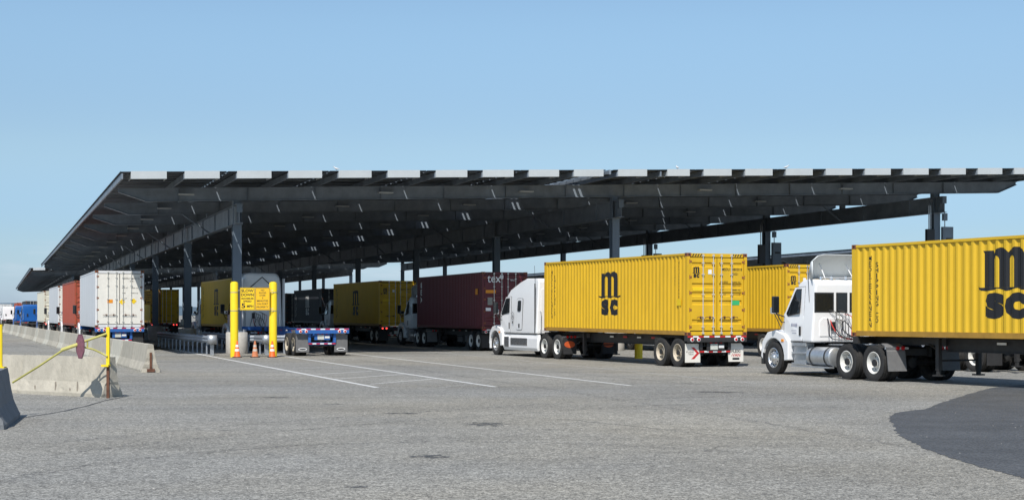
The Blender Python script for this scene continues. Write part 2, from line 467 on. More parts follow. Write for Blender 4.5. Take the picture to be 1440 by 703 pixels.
def stripes_bm(x0, x1, z0, z1, n=4):
    P = []; w = (x1-x0)/n
    for k in range(n):
        a = x0+k*w; P.append([(a, z0), (a+w*0.45, z0), (a+w*1.0, z1), (a+w*0.55, z1)])
    return poly_bm(P)

def container(loc, az, H, mats, label, group='shipping containers on their chassis', kind='dry', marks=(), L=CL, pitch=0.0, rail=None, cat='container'):
    """rear of the container (doors) at the origin, front towards +y"""
    body, door = mats; rail = rail or body; w = CW/2
    t = empty('shipping_container', loc, R(az), label, cat, group, rx=R(pitch))
    kk = (L, H, kind)
    flat = kind == 'reefer'
    for sd, nm in ((-1, 'l'), (1, 'r')):
        obj('side_wall', lambda: side_mb(L, H, sd, flat), body, t, key=('side', kk, sd, body.name))
    def front():
        mb = MB(); xs = [-w+0.13] + [b for b in breaks(-w+0.13, w-0.13)] + [w-0.13]; vs = []
        for x in xs: yy = L-0.02-(0 if flat else prof(x)*DEPTH); vs += [(x, yy, 0.14), (x, yy, H-0.13)]
        return mb.add(vs, [(2*i, 2*i+2, 2*i+3, 2*i+1) for i in range(len(xs)-1)])
    obj('front_wall', front, body, t, key=('front', kk, body.name))
    obj('frame', lambda: frame_mb(L, H, flat), rail, t, key=('frame', kk, rail.name))
    for sx in (-1, 1):
        a, b = sorted((sx*(w-0.012), sx*(w-0.065)))
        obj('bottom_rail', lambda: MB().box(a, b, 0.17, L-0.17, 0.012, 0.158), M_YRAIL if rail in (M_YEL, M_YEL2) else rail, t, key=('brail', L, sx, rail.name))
    for sx in (-1, 1):
        for y in (0.089-0.003, L-0.089+0.003):
            for z in (0.059, H-0.059):
                c = obj('corner_casting', casting_mb, M_CAST, t, loc=(sx*(w-0.079), y, z), key='casting')
                obj('casting_hole', hole_mb, M_BLK, c, key='casthole')
    # gasket behind the door leaves
    g = MB(); g.box(-w+0.121, w-0.121, 0.078, 0.12, 0.145, H-0.14)
    obj('door_gasket', g, M_RUBBER, t, key=('gask', H))
    for sd in (-1, 1):
        d = obj('door', lambda: door_mb(H, flat), door, t, loc=(sd*(w-0.138), 0.025, 0), rot=None, key=('door', H, flat, door.name))
        if sd > 0: d.scale = (-1, 1, 1)
        dw = w-0.155
        for k, fx in enumerate((0.47, 0.86)):
            obj('lock_rod', lambda: rod_mb(H), M_ROD, d, loc=(dw*fx, 0, 0), key=('rod', H))
            obj('door_handle', lambda: handle_mb(1), M_RUST if not flat else M_ROD, d, loc=(dw*fx - (0.0 if k == 0 else 0.0), 0, 0.62), rot=None if k == 0 else (0, 0, 0), key=('hand', 1)).scale = ((-1 if k else -1)*(0.55 if k == 0 else 0.75), 1, 1)
        for z in (0.3, 0.9, 1.5, 2.05, H-0.3):
            obj('hinge', hinge_mb, M_CAST if (door is not M_YEL2) else door, d, loc=(-0.02, 0.0, z), key=('hinge', door.name))
    # ---- markings: (what, ...) on the left side, the right side and the doors
    eps = 0.004
    def side_fn(sd):
        X = w-0.012
        def fn(tx, ty):
            if sd < 0: y = -tx; return (-(X - (0 if flat else prof(y)*DEPTH)) - eps, y, ty)
            y = tx; return ((X - (0 if flat else prof(y)*DEPTH)) + eps, y, ty)
        return fn
    def put_side(bm, name, mat, sd, y0, y1, z0, z1, key):
        if key in CACHE: bm.free(); obj(name, None, mat, t, key=key); return
        if sd < 0: fit(bm, -y1, -y0, z0, z1); cuts = [-b for b in breaks(y0, y1)]
        else: fit(bm, y0, y1, z0, z1); cuts = breaks(y0, y1)
        me = finish(bm, name, side_fn(sd), None if flat else cuts)
        obj(name, me, mat, t, key=key)
    dy = 0.025
    def put_door(bm, name, mat, x0, x1, z0, z1, e=0.0):
        fit(bm, x0, x1, z0, z1)
        me = finish(bm, name, lambda a, b: (a, dy-eps-0.0-e, b))
        return obj(name, me, mat, t)
    for mk in marks:
        k = mk[0]
        if k == 'logo_side':
            mat = mk[1]
            for sd in (-1,):
                yc, zb_, hh_ = (L/2+0.36, H*0.195, 1.80) if H < 2.7 else (L/2, H*0.232, 1.70)
                put_side(logo_bm(), 'logo', mat, sd, yc-0.90, yc+0.90, zb_, zb_+hh_, ('logo', H, sd, mat.name))
            if ('stack', H, mat.name) in CACHE: obj('side_lettering', None, mat, t, key=('stack', H, mat.name))
            else:
                bm = bmesh.new()
                def col(word, yc, ztop, st, wd):
                    for i, ch in enumerate(word):
                        if ch == ' ': continue
                        b = text_bm(ch, bold=0.008)
                        hw = wd*(0.18 if ch == 'I' else 0.5)
                        fit(b, -yc-hw, -yc+hw, ztop-(i+1)*st+st*0.14, ztop-i*st); join_bm(bm, b)
                col('MEDITERRANEAN', 41*PITCH+0.036, H*0.87, 0.155, 0.112)
                col('SHIPPING CO', 40*PITCH+0.036, H*0.80, 0.155, 0.112)
                me = finish(bm, 'side_lettering', side_fn(-1), [-b for b in breaks(L-1.3, L-0.5)])
                obj('side_lettering', me, mat, t, key=('stack', H, mat.name))
            # row of unit number letters near the rear corner, running down
            if ('stackr', H, mat.name) in CACHE: obj('unit_number', None, mat, t, key=('stackr', H, mat.name))
            else:
                bm = bmesh.new()
                for yc, word, zt in ((0.62, 'MSDU2080308', H*0.90), (0.92, 'HIGHCUBE', H*0.93)):
                    for i, ch in enumerate(word):
                        b = text_bm(ch, bold=0.01); hw = 0.04
                        fit(b, -yc-hw*(0.3 if ch in 'I1' else 1), -yc+hw*(0.3 if ch in 'I1' else 1), zt-(i+1)*0.12+0.03, zt-i*0.12); join_bm(bm, b)
                me = finish(bm, 'unit_number', side_fn(-1), [-b for b in breaks(0.5, 1.05)])
                obj('unit_number', me, mat, t, key=('stackr', H, mat.name))
        elif k == 'logo_door':
            put_door(logo_bm(), 'door_logo', mk[1], -0.99, -0.68, H*0.70, H*0.835)
        elif k == 'door_text':
            for (txt, x0, x1, z0, z1) in mk[2]:
                put_door(text_bm(txt, bold=0.005), 'door_lettering', mk[1], x0, x1, z0, z1)
        elif k == 'sticker':
            _, mat, x0, x1, z0, z1 = mk
            mb = MB(); mb.box(x0, x1, dy-0.006, dy-0.001, z0, z1); obj('sticker', mb, mat, t)
        elif k == 'diamond':
            _, mat, xc, zc, r = mk
            mb = MB(); mb.prism([(xc, zc-r), (xc+r, zc), (xc, zc+r), (xc-r, zc)], 'y', dy-0.008, dy-0.003); obj('placard', mb, mat, t)
        elif k == 'hicube':
            for a, b in ((-w+0.2, -w+0.62), (w-0.62, w-0.2)):
                bm = stripes_bm(a, b, H-0.12, H-0.03)
                me = finish(bm, 'height_stripes', lambda x, z: (x, 0.016, z)); obj('height_stripes', me, M_BLK, t)
        elif k == 'side_sticker':
            _, mat, y0, y1, z0, z1 = mk
            mb = MB(); mb.box(-w+0.004, -w+0.010, y0, y1, z0, z1); obj('sticker', mb, mat, t)
        elif k == 'side_text':
            _, mat, word, yc, zt, st, wd = mk
            bm = bmesh.new()
            for i, ch in enumerate(word):
                if ch == ' ': continue
                b = text_bm(ch, bold=0.02); fit(b, -yc-wd/2, -yc+wd/2, zt-(i+1)*st+st*0.14, zt-i*st); join_bm(bm, b)
            me = finish(bm, 'side_lettering', side_fn(-1), [-b for b in breaks(yc-0.4, yc+0.4)]); obj('side_lettering', me, mat, t)
    return t

# ------------------------------------------------------------------ wheels
def tyre_mb(r=0.51, w=0.25):
    h = w/2; mb = MB()
    p = [(0.300, -h*0.72), (0.33, -h*0.88), (0.40, -h), (r-0.05, -h*0.97), (r-0.018, -h*0.90), (r-0.004, -h*0.72)]
    grooves = []
    for g in (-0.36, 0.0, 0.36):
        grooves += [(r, (g-0.09)*w), (r-0.016, (g-0.07)*w), (r-0.016, (g+0.07)*w), (r, (g+0.09)*w)]
    p += grooves + [(a, -b) for a, b in reversed(p)]
    mb.lathe(p, 40, 'x', close=True)
    return mb
def rim_mb(deep=True):
    """outer face towards -x"""
    mb = MB()
    if deep:   # outer wheel of a dual: deep dish
        p = [(0.300, -0.09), (0.315, -0.112), (0.298, -0.118), (0.285, -0.10), (0.265, -0.04), (0.245, 0.05), (0.215, 0.062), (0.13, 0.058), (0.125, 0.02), (0.11, -0.03), (0.085, -0.075), (0.0, -0.082)]
    else:      # steer wheel: convex face
        p = [(0.300, -0.09), (0.315, -0.112), (0.298, -0.118), (0.280, -0.10), (0.262, -0.03), (0.235, -0.055), (0.17, -0.105), (0.13, -0.115), (0.115, -0.135), (0.09, -0.165), (0.0, -0.172)]
    mb.lathe(p, 32, 'x')
    for k in range(10):
        a = 2*PI*k/10; y, z = 0.168*math.cos(a), 0.168*math.sin(a)
        x0 = 0.058 if deep else -0.105
        mb.tube([(x0+0.004, y, z), (x0-0.035, y, z)], 0.017, 6)
    return mb
def rimhole_mb(deep=True):
    mb = MB()
    for k in range(10):
        a = 2*PI*(k+0.5)/10; rr = 0.213; y, z = rr*math.cos(a), rr*math.sin(a)
        x0 = 0.058 if deep else -0.083
        mb.tube([(x0+0.012, y, z), (x0-0.004, y, z)], 0.026, 8)
    return mb
def wheel(parent, x, y, side, dual=True, rim=M_RIMW, z=0.51, steer=0.0):
    """side -1: left of the vehicle; x is the outer face of the tyre"""
    hub = obj('wheel', lambda: MB().tube([(-0.10, 0, 0), (0.55 if dual else 0.2, 0, 0)], 0.10, 12), M_CHS, parent,
              loc=(x - side*0.125, y, z), rot=(random.random()*6.28, 0, 0 if side < 0 else PI), key=('hub', dual))
    if steer: hub.rotation_euler = (0, 0, steer + (0 if side < 0 else PI))
    obj('tyre', tyre_mb, M_TYRE, hub, key='tyre', smooth=True)
    r = obj('rim', lambda: rim_mb(dual), rim, hub, key=('rim', dual, rim.name), smooth=True)
    obj('rim_opening', lambda: rimhole_mb(dual), M_BLK, hub, key=('rimh', dual))
    if dual:
        obj('tyre', tyre_mb, M_TYRE, hub, loc=(0.31, 0, 0), key='tyre', smooth=True)
    return hub

# ------------------------------------------------------------------ container chassis
def chassis(loc, az, label, col=M_CHS, flaps='white', deck=1.12, L=12.2, bogie=(0.75, 2.0), lit=False, rimm=M_RIMR, tank=True, pitch=0.0, legs=True, group='container chassis trailers'):
    t = empty('chassis_trailer', loc, R(az), label, 'trailer', group, rx=R(pitch))
    w = CW/2; z1 = deck-0.006
    def fr():
        mb = MB()
        for sx in (-1, 1):   # I-beams
            x = sx*0.44
            zz = z1-0.02
            for a, b in ((zz-0.015, zz), (zz-0.36, zz-0.345)): mb.box(x-0.075, x+0.075, 0.12, L-3.0, a, b)
            mb.box(x-0.008, x+0.008, 0.12, L-3.0, zz-0.345, zz-0.015)
            mb.box(x-0.075, x+0.075, L-3.0, L-0.1, zz-0.20, zz-0.0)
        k = 0.8
        while k < L-0.4: mb.box(-0.43, 0.43, k, k+0.08, z1-0.30 if k < L-3 else z1-0.18, z1-0.08); k += 0.95
        return mb
    obj('frame', fr, col, t, key=('chf', L, deck, col.name))
    for (yy, nm) in ((0.0, 'rear_bolster'), (L-0.25, 'front_bolster')):
        mb = MB(); mb.box(-w, w, yy, yy+0.20, z1-0.20, z1)
        if yy == 0: mb.box(-w, w, yy-0.008, yy+0.004, z1-0.23, z1-0.004)
        obj(nm, mb, col, t, bevel=0.008)
    # reflective tape, lamps, bumper, plate
    tp = MB(); tr = MB(); n = 11
    for k in range(n):
        a = -w+0.02 + k*(2*w-0.04)/n; b = a + (2*w-0.04)/n
        (tp if k % 2 else tr).box(a, b-0.004, -0.013, -0.009, z1-0.062, z1-0.008)
    obj('reflective_tape', tp, M_REFL, t); obj('reflective_tape', tr, M_RED_T, t)
    lm = M_TAILON if lit else M_TAILOFF
    for x in (-1.02, -0.76, 0.76, 1.02):
        h = obj('tail_light', lambda: MB().lathe([(0.0, -0.03), (0.062, -0.03), (0.075, -0.02), (0.075, 0.0)], 16, 'y'), M_REFL, t, loc=(x, -0.008, z1-0.14), key='tlring')
        obj('lens', lambda: MB().lathe([(0.0, -0.045), (0.045, -0.04), (0.052, -0.028)], 14, 'y'), lm, h, key=('tlens', lit))
    mb = MB(); mb.box(-0.62, 0.62, 0.14, 0.22, 0.50, 0.60)
    for x in (-0.58, 0.58): mb.box(x-0.045, x+0.045, 0.15, 0.21, 0.60, z1-0.36); mb.box(x-0.06, x+0.06, 0.12, 0.30, 0.60, z1-0.2)
    obj('rear_bumper', mb, col, t)
    tp = MB(); tr = MB()
    for k in range(7):
        a = -0.62 + k*1.24/7
        (tp if k % 2 else tr).box(a, a+1.24/7-0.003, 0.133, 0.137, 0.52, 0.575)
    obj('reflective_tape', tp, M_REFL, t); obj('reflective_tape', tr, M_RED_T, t)
    mb = MB(); mb.box(-0.36, 0.36, 0.10, 0.13, z1-0.52, z1-0.24)
    obj('plate_bracket', mb, col, t)
    mb = MB(); mb.box(-0.22, 0.08, 0.085, 0.095, z1-0.50, z1-0.30)
    obj('licence_plate', mb, paint('licence_plate_metal', (0.55, 0.56, 0.50), 0.5, var=0.25, scale=30), t)
    mb = MB(); mb.box(0.12, 0.33, 0.085, 0.095, z1-0.44, z1-0.34)
    obj('sticker', mb, M_REFL, t)
    for x in (-0.2, 0.0, 0.2):
        obj('marker_light', lambda: MB().box(-0.04, 0.04, -0.02, 0.01, -0.016, 0.016), M_TAILOFF, t, loc=(x, 0.09, z1-0.26), key='mklt')
    # mud flaps
    for sx in (-1, 1):
        mb = MB(); a, b = sx*(w-0.03), sx*(w-0.64); a, b = min(a, b), max(a, b)
        if flaps == 'white' and sx > 0:
            mb.prism([(a, 0.18), (b-0.0, 0.18), (b, z1-0.38), (b-0.1, z1-0.28), (a-0.04, z1-0.28)], 'y', 0.185, 0.20)
        else: mb.box(a, b, 0.185, 0.20, 0.17, z1-0.28)
        f = obj('mud_flap', mb, M_FLAPW if flaps == 'white' else (M_FLAPG if flaps == 'grey' else M_RUBBER), t)
        def dec(bm, m, x0, x1, z0, z1_):
            fit(bm, x0, x1, z0, z1_); obj('lettering', finish(bm, 'lettering', lambda p, q: (p, 0.181, q)), m, f)
        if flaps == 'white':
            if sx < 0:
                ar = poly_bm([[(0, 0), (0.36, 0), (1, 0.5), (0.66, 0.5)], [(0.66, 0.5), (1, 0.5), (0.36, 1), (0, 1)]])
                dec(ar, M_RED_T, a+0.24, a+0.575, 0.29, 0.70)
                dec(text_bm('FLEXI'), M_BLK, a+0.05, a+0.35, 0.51, 0.57); dec(text_bm('VAN'), M_BLK, a+0.13, a+0.33, 0.43, 0.49)
            else:
                dec(text_bm('FLEXI', bold=0.02), M_BLK, a+0.12, a+0.48, 0.50, 0.61); dec(text_bm('-VAN', bold=0.02), M_RED_T, a+0.10, a+0.48, 0.36, 0.47)
                mb = MB(); mb.box(a+0.16, a+0.44, 0.180, 0.183, 0.25, 0.32); obj('lettering', mb, M_BLK, f)
        elif flaps == 'grey':
            pts = [(0.20*math.cos(q)+(a+b)/2, 0.30+0.065*math.sin(q)) for q in [k*PI/10 for k in range(20)]]
            mb = MB(); mb.prism(pts, 'y', 0.178, 0.184); obj('flap_badge', mb, M_REFL, f)
            mb = MB(); mb.prism([((a+b)/2+(x-(a+b)/2)*0.8, 0.30+(z-0.30)*0.55) for x, z in pts], 'y', 0.174, 0.177); obj('flap_badge', mb, M_BLK, f)
    for y in bogie:
        mb = MB(); mb.tube([(-w+0.2, y, 0.51), (w-0.2, y, 0.51)], 0.07, 10); mb.box(-0.52, -0.40, y-0.45, y+0.45, 0.40, 0.47); mb.box(0.40, 0.52, y-0.45, y+0.45, 0.40, 0.47)
        mb.box(-0.50, -0.38, y-0.08, y+0.08, 0.47, z1-0.37); mb.box(0.38, 0.50, y-0.08, y+0.08, 0.47, z1-0.37)
        obj('axle', mb, M_CHS, t, key=('axle', y, deck))
        for sx in (-1, 1): wheel(t, sx*(w-0.02), y, sx, True, rimm)
    if legs:
        for sx in (-1, 1):
            mb = MB(); x = sx*0.72; mb.box(x-0.06, x+0.06, L-3.0, L-2.88, 0.36, z1-0.02); mb.box(x-0.045, x+0.045, L-2.985, L-2.895, 0.24, 0.36); mb.box(x-0.12, x+0.12, L-3.06, L-2.82, 0.20, 0.24)
            mb.tube([(x, L-2.94, z1-0.35), (sx*0.45, L-2.2, z1-0.15)], 0.025, 6)
            obj('landing_leg', mb, M_CHS if not tank else M_CHS, t)
        mb = MB(); mb.tube([(-0.66, L-2.94, 0.62), (0.66, L-2.94, 0.62)], 0.025, 8)
        obj('leg_brace', mb, M_CHS, t)
    # side marker tape low on the frame and a document box
    for k in range(4):
        mb = MB(); y = 3.6+k*1.15; mb.box(-0.523, -0.517, y, y+0.32, z1-0.16, z1-0.10); obj('side_reflector', mb, M_REFL if k % 2 else M_RED_T, t)
    mb = MB(); mb.box(-0.60, -0.525, 3.0, 3.5, z1-0.30, z1-0.10); obj('document_box', mb, M_FLAPG, t)
    return t

# ------------------------------------------------------------------ tractors
def hose(parent, pts, mat, r=0.012, name='air_hose'):
    # smooth the path
    P = [Vector(p) for p in pts]; out = []
    n = len(P)
    for i in range(n-1):
        p0, p1, p2, p3 = P[max(i-1, 0)], P[i], P[i+1], P[min(i+2, n-1)]
        for k in range(5):
            u = k/5.0
            out.append(0.5*((2*p1)+(-p0+p2)*u+(2*p0-5*p1+4*p2-p3)*u*u+(-p0+3*p1-3*p2+p3)*u**3))
    out.append(P[-1])
    return obj(name, MB().tube(out, r, 6), mat, parent, smooth=True)

def tractor(loc, az, kind, paintm, label, wb=4.7, fairing='open', roofh=None, rim=M_RIMW, steer=0.0, group='semi tractors queuing under and beside the canopy', detail=2, mud='plain', deckz=1.0, fr_rim=M_RIMA):
    """origin: ground below the middle of the drive bogie; +y forward"""
    t = empty('semi_tractor', loc, R(az), label, 'truck', group)
    TK = (kind, wb, roofh)
    sleeper = kind == 'sleeper'
    yb = 1.75 if sleeper else wb-2.02          # back of cab
    fw = wb-0.42                                # firewall / cowl
    zr = roofh or (3.42 if sleeper else 2.93)
    hw = 1.10 if sleeper else 1.06
    zwt, zwb = (2.62, 1.93) if sleeper else (2.62, 1.86)
    def hx(z):                                  # half width at height z
        if z < 1.9: return hw
        return hw - 0.13*(z-1.9)/(max(zr, 2.8)-1.9) * (1.3 if not sleeper else 0.9)
    # side silhouette (y, z)
    if sleeper:
        S = [(yb, 1.02), (yb, zr-0.12), (yb+0.10, zr), (yb+1.35, zr+0.02), (yb+2.0, zr-0.12), (wb-1.45, zwt+0.34+(zr-3.42)*0.5), (wb-1.12, zwt+0.08), (wb-0.98, zwt), (fw+0.0, zwb), (fw, 1.02)]
    else:
        S = [(yb, 1.02), (yb, zr-0.14), (yb+0.10, zr-0.03), (yb+0.4, zr), (wb-1.3, zr-0.02), (wb-1.10, zr-0.12), (wb-1.0, zwt), (fw, zwb), (fw, 1.02)]
    def cab():
        mb = MB(); n = len(S)
        vs = [(-hx(z), y, z) for y, z in S] + [(hx(z), y, z) for y, z in S]
        mb.add(vs, [tuple(range(n)), tuple(range(2*n-1, n-1, -1))] + [(i, (i+1) % n, n+(i+1) % n, n+i) for i in range(n)])
        return mb
    def cabmesh():
        mb = cab(); me = mb.mesh('cab_body')
        bm = bmesh.new(); bm.from_mesh(me)
        bmesh.ops.dissolve_limit(bm, angle_limit=R(2), verts=bm.verts, edges=bm.edges)
        if fairing == 'arch':
            ea = [e for e in bm.edges if all(v.co.z > zr-0.15 for v in e.verts) and abs(e.verts[0].co.x-e.verts[1].co.x) < 0.05]
            bmesh.ops.bevel(bm, geom=ea, offset=0.34, segments=6, profile=0.5, affect='EDGES', clamp_overlap=True)
        es = [e for e in bm.edges if len(e.link_faces) == 2 and e.calc_face_angle(0) > R(20 if fairing == 'arch' else 8)]
        bmesh.ops.bevel(bm, geom=es, offset=0.085 if not sleeper else 0.11, segments=4, profile=0.6, affect='EDGES', clamp_overlap=True)
        for f in bm.faces: f.smooth = True
        for e in bm.edges:
            if len(e.link_faces) == 2 and e.calc_face_angle(0) > R(40): e.smooth = False
        bm.to_mesh(me); bm.free(); return me
    body = obj('cab_body', cabmesh, paintm, t, key=('cab', TK, paintm.name))
    # hood: sections from cowl to nose
    nose = wb+0.62
    def hood():
        mb = MB(); secs = []
        H0 = zwb+0.03
        for f, y, half, top, bot in ((0, fw-0.02, hw*0.93, H0-0.02, 1.0), (1, fw+0.25, hw*0.86, H0-0.09, 1.0), (2, wb+0.15, hw*0.76, H0-0.30, 0.95), (3, wb+0.45, hw*0.70, H0-0.50, 0.86), (4, nose, hw*0.62, H0-0.72, 0.80), (5, nose+0.06, hw*0.50, H0-0.88, 0.84)):
            sec = []
            for a in (0, .15, .4, .7, .9, 1.0):
                pass
            P = [(-half, bot), (-half, top-0.34), (-half*0.97, top-0.16), (-half*0.84, top-0.04), (-half*0.5, top), (half*0.5, top), (half*0.84, top-0.04), (half*0.97, top-0.16), (half, top-0.34), (half, bot)]
            if top-0.34 < bot: P = [(x, max(z, bot+0.01*i)) for i, (x, z) in enumerate(P)]
            secs.append([(x, y, z) for x, z in P])
        mb.loft(secs); return mb
    hd = obj('hood', hood, paintm, t, key=('hood', TK, paintm.name), smooth=True)
    g = MB(); g.box(-0.42, 0.42, nose+0.05, nose+0.085, 0.62, 1.02)
    obj('grille', g, M_PLAST, t)
    # front fenders with arch
    for sx in (-1, 1):
        def fen():
            mb = MB(); pr = []
            for k in range(13):
                a = R(-8) + k*R(196)/12
                pr.append((wb+0.62*math.cos(a)+0.0, 0.52+0.60*math.sin(a)))
            out = [(wb-0.66, 0.62 if not sleeper else 0.5), (wb-0.86, 0.50), (wb-0.84, 1.06), (wb-0.5, 1.30), (wb+0.1, 1.36), (wb+0.5, 1.18), (wb+0.70, 0.90), (wb+0.72, 0.52)]
            P = pr[::1]
            poly = P + [(wb-0.86, 0.46), (wb-0.86, 1.04), (wb-0.62, 1.24), (wb-0.1, 1.38), (wb+0.35, 1.30), (wb+0.66, 1.02), (wb+0.74, 0.55)]
            x0, x1 = (hw-0.42, hw+0.10)
            mb.prism(poly, 'x', x0, x1); return mb
        f = obj('front_fender', fen, paintm, t, key=('fen', TK, paintm.name), bevel=0.03)
        if sx < 0: f.scale = (-1, 1, 1)
        mb = MB(); mb.prism([(hw-0.36, wb+0.56), (hw+0.02, wb+0.46), (hw+0.02, wb+0.66), (hw-0.28, wb+0.74)], 'z', 0.86, 1.08)
        h = obj('headlight', mb, M_HEAD, t, key=('hl', TK), bevel=0.02)
        if sx < 0: h.scale = (-1, 1, 1)
        mb = MB(); mb.box(hw+0.098, hw+0.115, wb-0.62, wb-0.48, 1.02, 1.10)
        h = obj('marker_light', mb, M_AMBER, t, key=('mk', TK))
        if sx < 0: h.scale = (-1, 1, 1)
    # bumper
    def bump():
        mb = MB(); P = []
        for x in (-1, 1): pass
        out = [(-hw-0.10, wb+0.60), (-hw-0.06, wb+0.78), (-hw+0.25, wb+0.90), (hw-0.25, wb+0.90), (hw+0.06, wb+0.78), (hw+0.10, wb+0.60), (hw-0.05, wb+0.60), (hw-0.2, wb+0.76), (-hw+0.2, wb+0.76), (-hw+0.05, wb+0.60)]
        mb.prism(out, 'z', 0.30, 0.78); return mb
    obj('bumper', bump, M_PLAST if not sleeper else paintm, t, key=('bump', TK, paintm.name), bevel=0.02)
    # glazing: panels 4 mm proud of the tapered sides
    def pane(poly, off=0.006):
        mb = MB(); 
        for sx in (1,):
            vo = [(hx(z)+off, y, z) for y, z in poly]; vi = [(hx(z)-0.01, y, z) for y, z in poly]; n = len(poly)
            mb.add(vo+vi, [tuple(range(n)), tuple(range(2*n-1, n-1, -1))] + [(i, (i+1) % n, n+(i+1) % n, n+i) for i in range(n)])
        return mb
    wy1 = wb-0.62 if not sleeper else wb-0.62
    if sleeper: W = [(wb-1.45, 1.97), (wb-0.68, 1.86), (wb-0.60, 1.93), (wb-0.98, 2.50), (wb-1.06, 2.56), (wb-1.45, 2.56)]
    else: W = [(wb-1.34, 1.93), (wb-0.74, 1.84), (wb-0.66, 1.92), (wb-0.98, 2.54), (wb-1.04, 2.60), (wb-1.30, 2.60)]
    def door_poly():
        if sleeper: return [(wb-1.62, 1.06), (wb-0.50, 1.06), (wb-0.48, 1.84), (wb-1.0, 2.64), (wb-1.62, 2.66)]
        return [(wb-1.50, 1.06), (wb-0.50, 1.06), (wb-0.50, 1.84), (wb-0.93, 2.68), (wb-1.48, 2.70)]
    for sx in (-1, 1):
        dr = obj('cab_door', lambda: pane(door_poly(), 0.010), paintm, t, key=('door', TK, paintm.name), bevel=0.006)
        if sx < 0: dr.scale = (-1, 1, 1)
        obj('window', lambda: pane(W, 0.016), M_GLASS, dr, key=('win', TK))
        dp = door_poly(); cy, cz = sum(p[0] for p in dp)/len(dp), sum(p[1] for p in dp)/len(dp)
        obj('door_seam', lambda: pane([((y-cy)*1.025+cy, (z-cz)*1.018+cz) for y, z in dp], 0.004), M_RUBBER, dr, key=('dseam', TK))
        fr = [((y-(wb-1.1))*1.07+(wb-1.1), (z-2.2)*1.10+2.2) for y, z in W]
        obj('window_seal', lambda: pane(fr, 0.013), M_RUBBER, dr, key=('wseal', TK))
        mb = MB(); mb.box(hw+0.008, hw+0.03, wb-(1.55 if sleeper else 1.44), wb-(1.48 if sleeper else 1.35), 1.22, 1.50)
        obj('door_handle', mb, M_PLAST, dr, key=('dh', TK), bevel=0.006)
        if sleeper:
            y0 = wb-2.95
            def rr(y0, y1, z0, z1, r=0.08, n=4):
                P = []
                for (cy, cz, a0) in ((y1-r, z0+r, -90), (y1-r, z1-r, 0), (y0+r, z1-r, 90), (y0+r, z0+r, 180)):
                    for k in range(n+1): a = R(a0+90*k/n); P.append((cy+r*math.cos(a), cz+r*math.sin(a)))
                return P
            q = obj('sleeper_hatch', lambda: pane(rr(y0, y0+0.62, 1.18, 2.56), 0.009), paintm, t, key=('hatch', TK, paintm.name))
            q2 = obj('window', lambda: pane(rr(y0+0.15, y0+0.53, 2.0, 2.48), 0.014), M_GLASS, t, key=('swin', TK))
            q3 = obj('hatch_seal', lambda: pane(rr(y0-0.015, y0+0.635, 1.165, 2.575), 0.005), M_PLAST, t, key=('hseal', TK))
            mb = MB(); mb.box(hw+0.004, hw+0.018, y0+0.25, y0+0.38, 1.27, 1.45); q4 = obj('hatch_latch', mb, M_PLAST, t)
            mb = MB(); mb.box(hw-0.02, hw+0.012, yb+0.13, yb+0.19, 1.05, zr-0.22)
            q5 = obj('fairing_seam', mb, M_RUBBER, t)
            if sx < 0:
                for q_ in (q, q2, q3, q4, q5): q_.scale = (-1, 1, 1)
        # mirrors
        m = empty_part('mirror', t)
        a = MB(); y = wb-0.66 if sleeper else wb-0.52
        a.box(hw+0.20, hw+0.42, y-0.02, y+0.10, 1.90, 2.42)
        mm = obj('mirror', a, M_PLAST, t, bevel=0.03)
        s = MB(); s.tube([(hw-0.02, y, 1.78), (hw+0.30, y+0.03, 1.88)], 0.02, 6); s.tube([(hw-0.02, y, 1.62), (hw+0.12, y, 1.62), (hw+0.28, y+0.03, 1.90)], 0.018, 6)
        obj('mirror_arm', s, M_PLAST, mm)
        gm = MB(); gm.box(hw+0.22, hw+0.40, y-0.026, y-0.021, 1.94, 2.38); obj('mirror_glass', gm, M_GLASS, mm)
        hm = MB(); hm.tube([(hw-0.28, wb+0.12, 1.40), (hw-0.12, wb+0.24, 1.84), (hw-0.08, wb+0.26, 1.92)], 0.014, 6)
        h2 = obj('hood_mirror', hm, M_PLAST, t)
        hb = MB(); hb.box(hw-0.20, hw+0.04, wb+0.20, wb+0.30, 1.88, 2.08); h3 = obj('mirror_shell', hb, M_CHROME, h2, bevel=0.03)
        if sx < 0: mm.scale = (-1, 1, 1); h2.scale = (-1, 1, 1)
    # windscreen
    sl = (zwb-zwt)/(fw-(wb-1.0 if not sleeper else wb-0.98))
    yt, ybt = (wb-0.98 if sleeper else wb-1.0), fw
    ws = MB(); P = []
    for (y, z) in ((yt, zwt), (ybt, zwb)):
        pass
    d = Vector((0, zwt-zwb, ybt-yt)).normalized()*0.008
    def wsp(u, sx): y = yt+(ybt-yt)*u; z = zwt+(zwb-zwt)*u; return (sx*(hx(z)-0.10), y, z)
    vs = [wsp(0.06, -1), wsp(0.06, 1), wsp(0.97, 1), wsp(0.97, -1)]
    up = Vector((0, -(zwb-zwt), (ybt-yt))).normalized()*0.010
    ws.add([Vector(v)+up for v in vs]+[Vector(v)-up for v in vs], [(0, 1, 2, 3), (7, 6, 5, 4), (0, 4, 5, 1), (1, 5, 6, 2), (2, 6, 7, 3), (3, 7, 4, 0)])
    obj('windscreen', ws, M_GLASS, t)
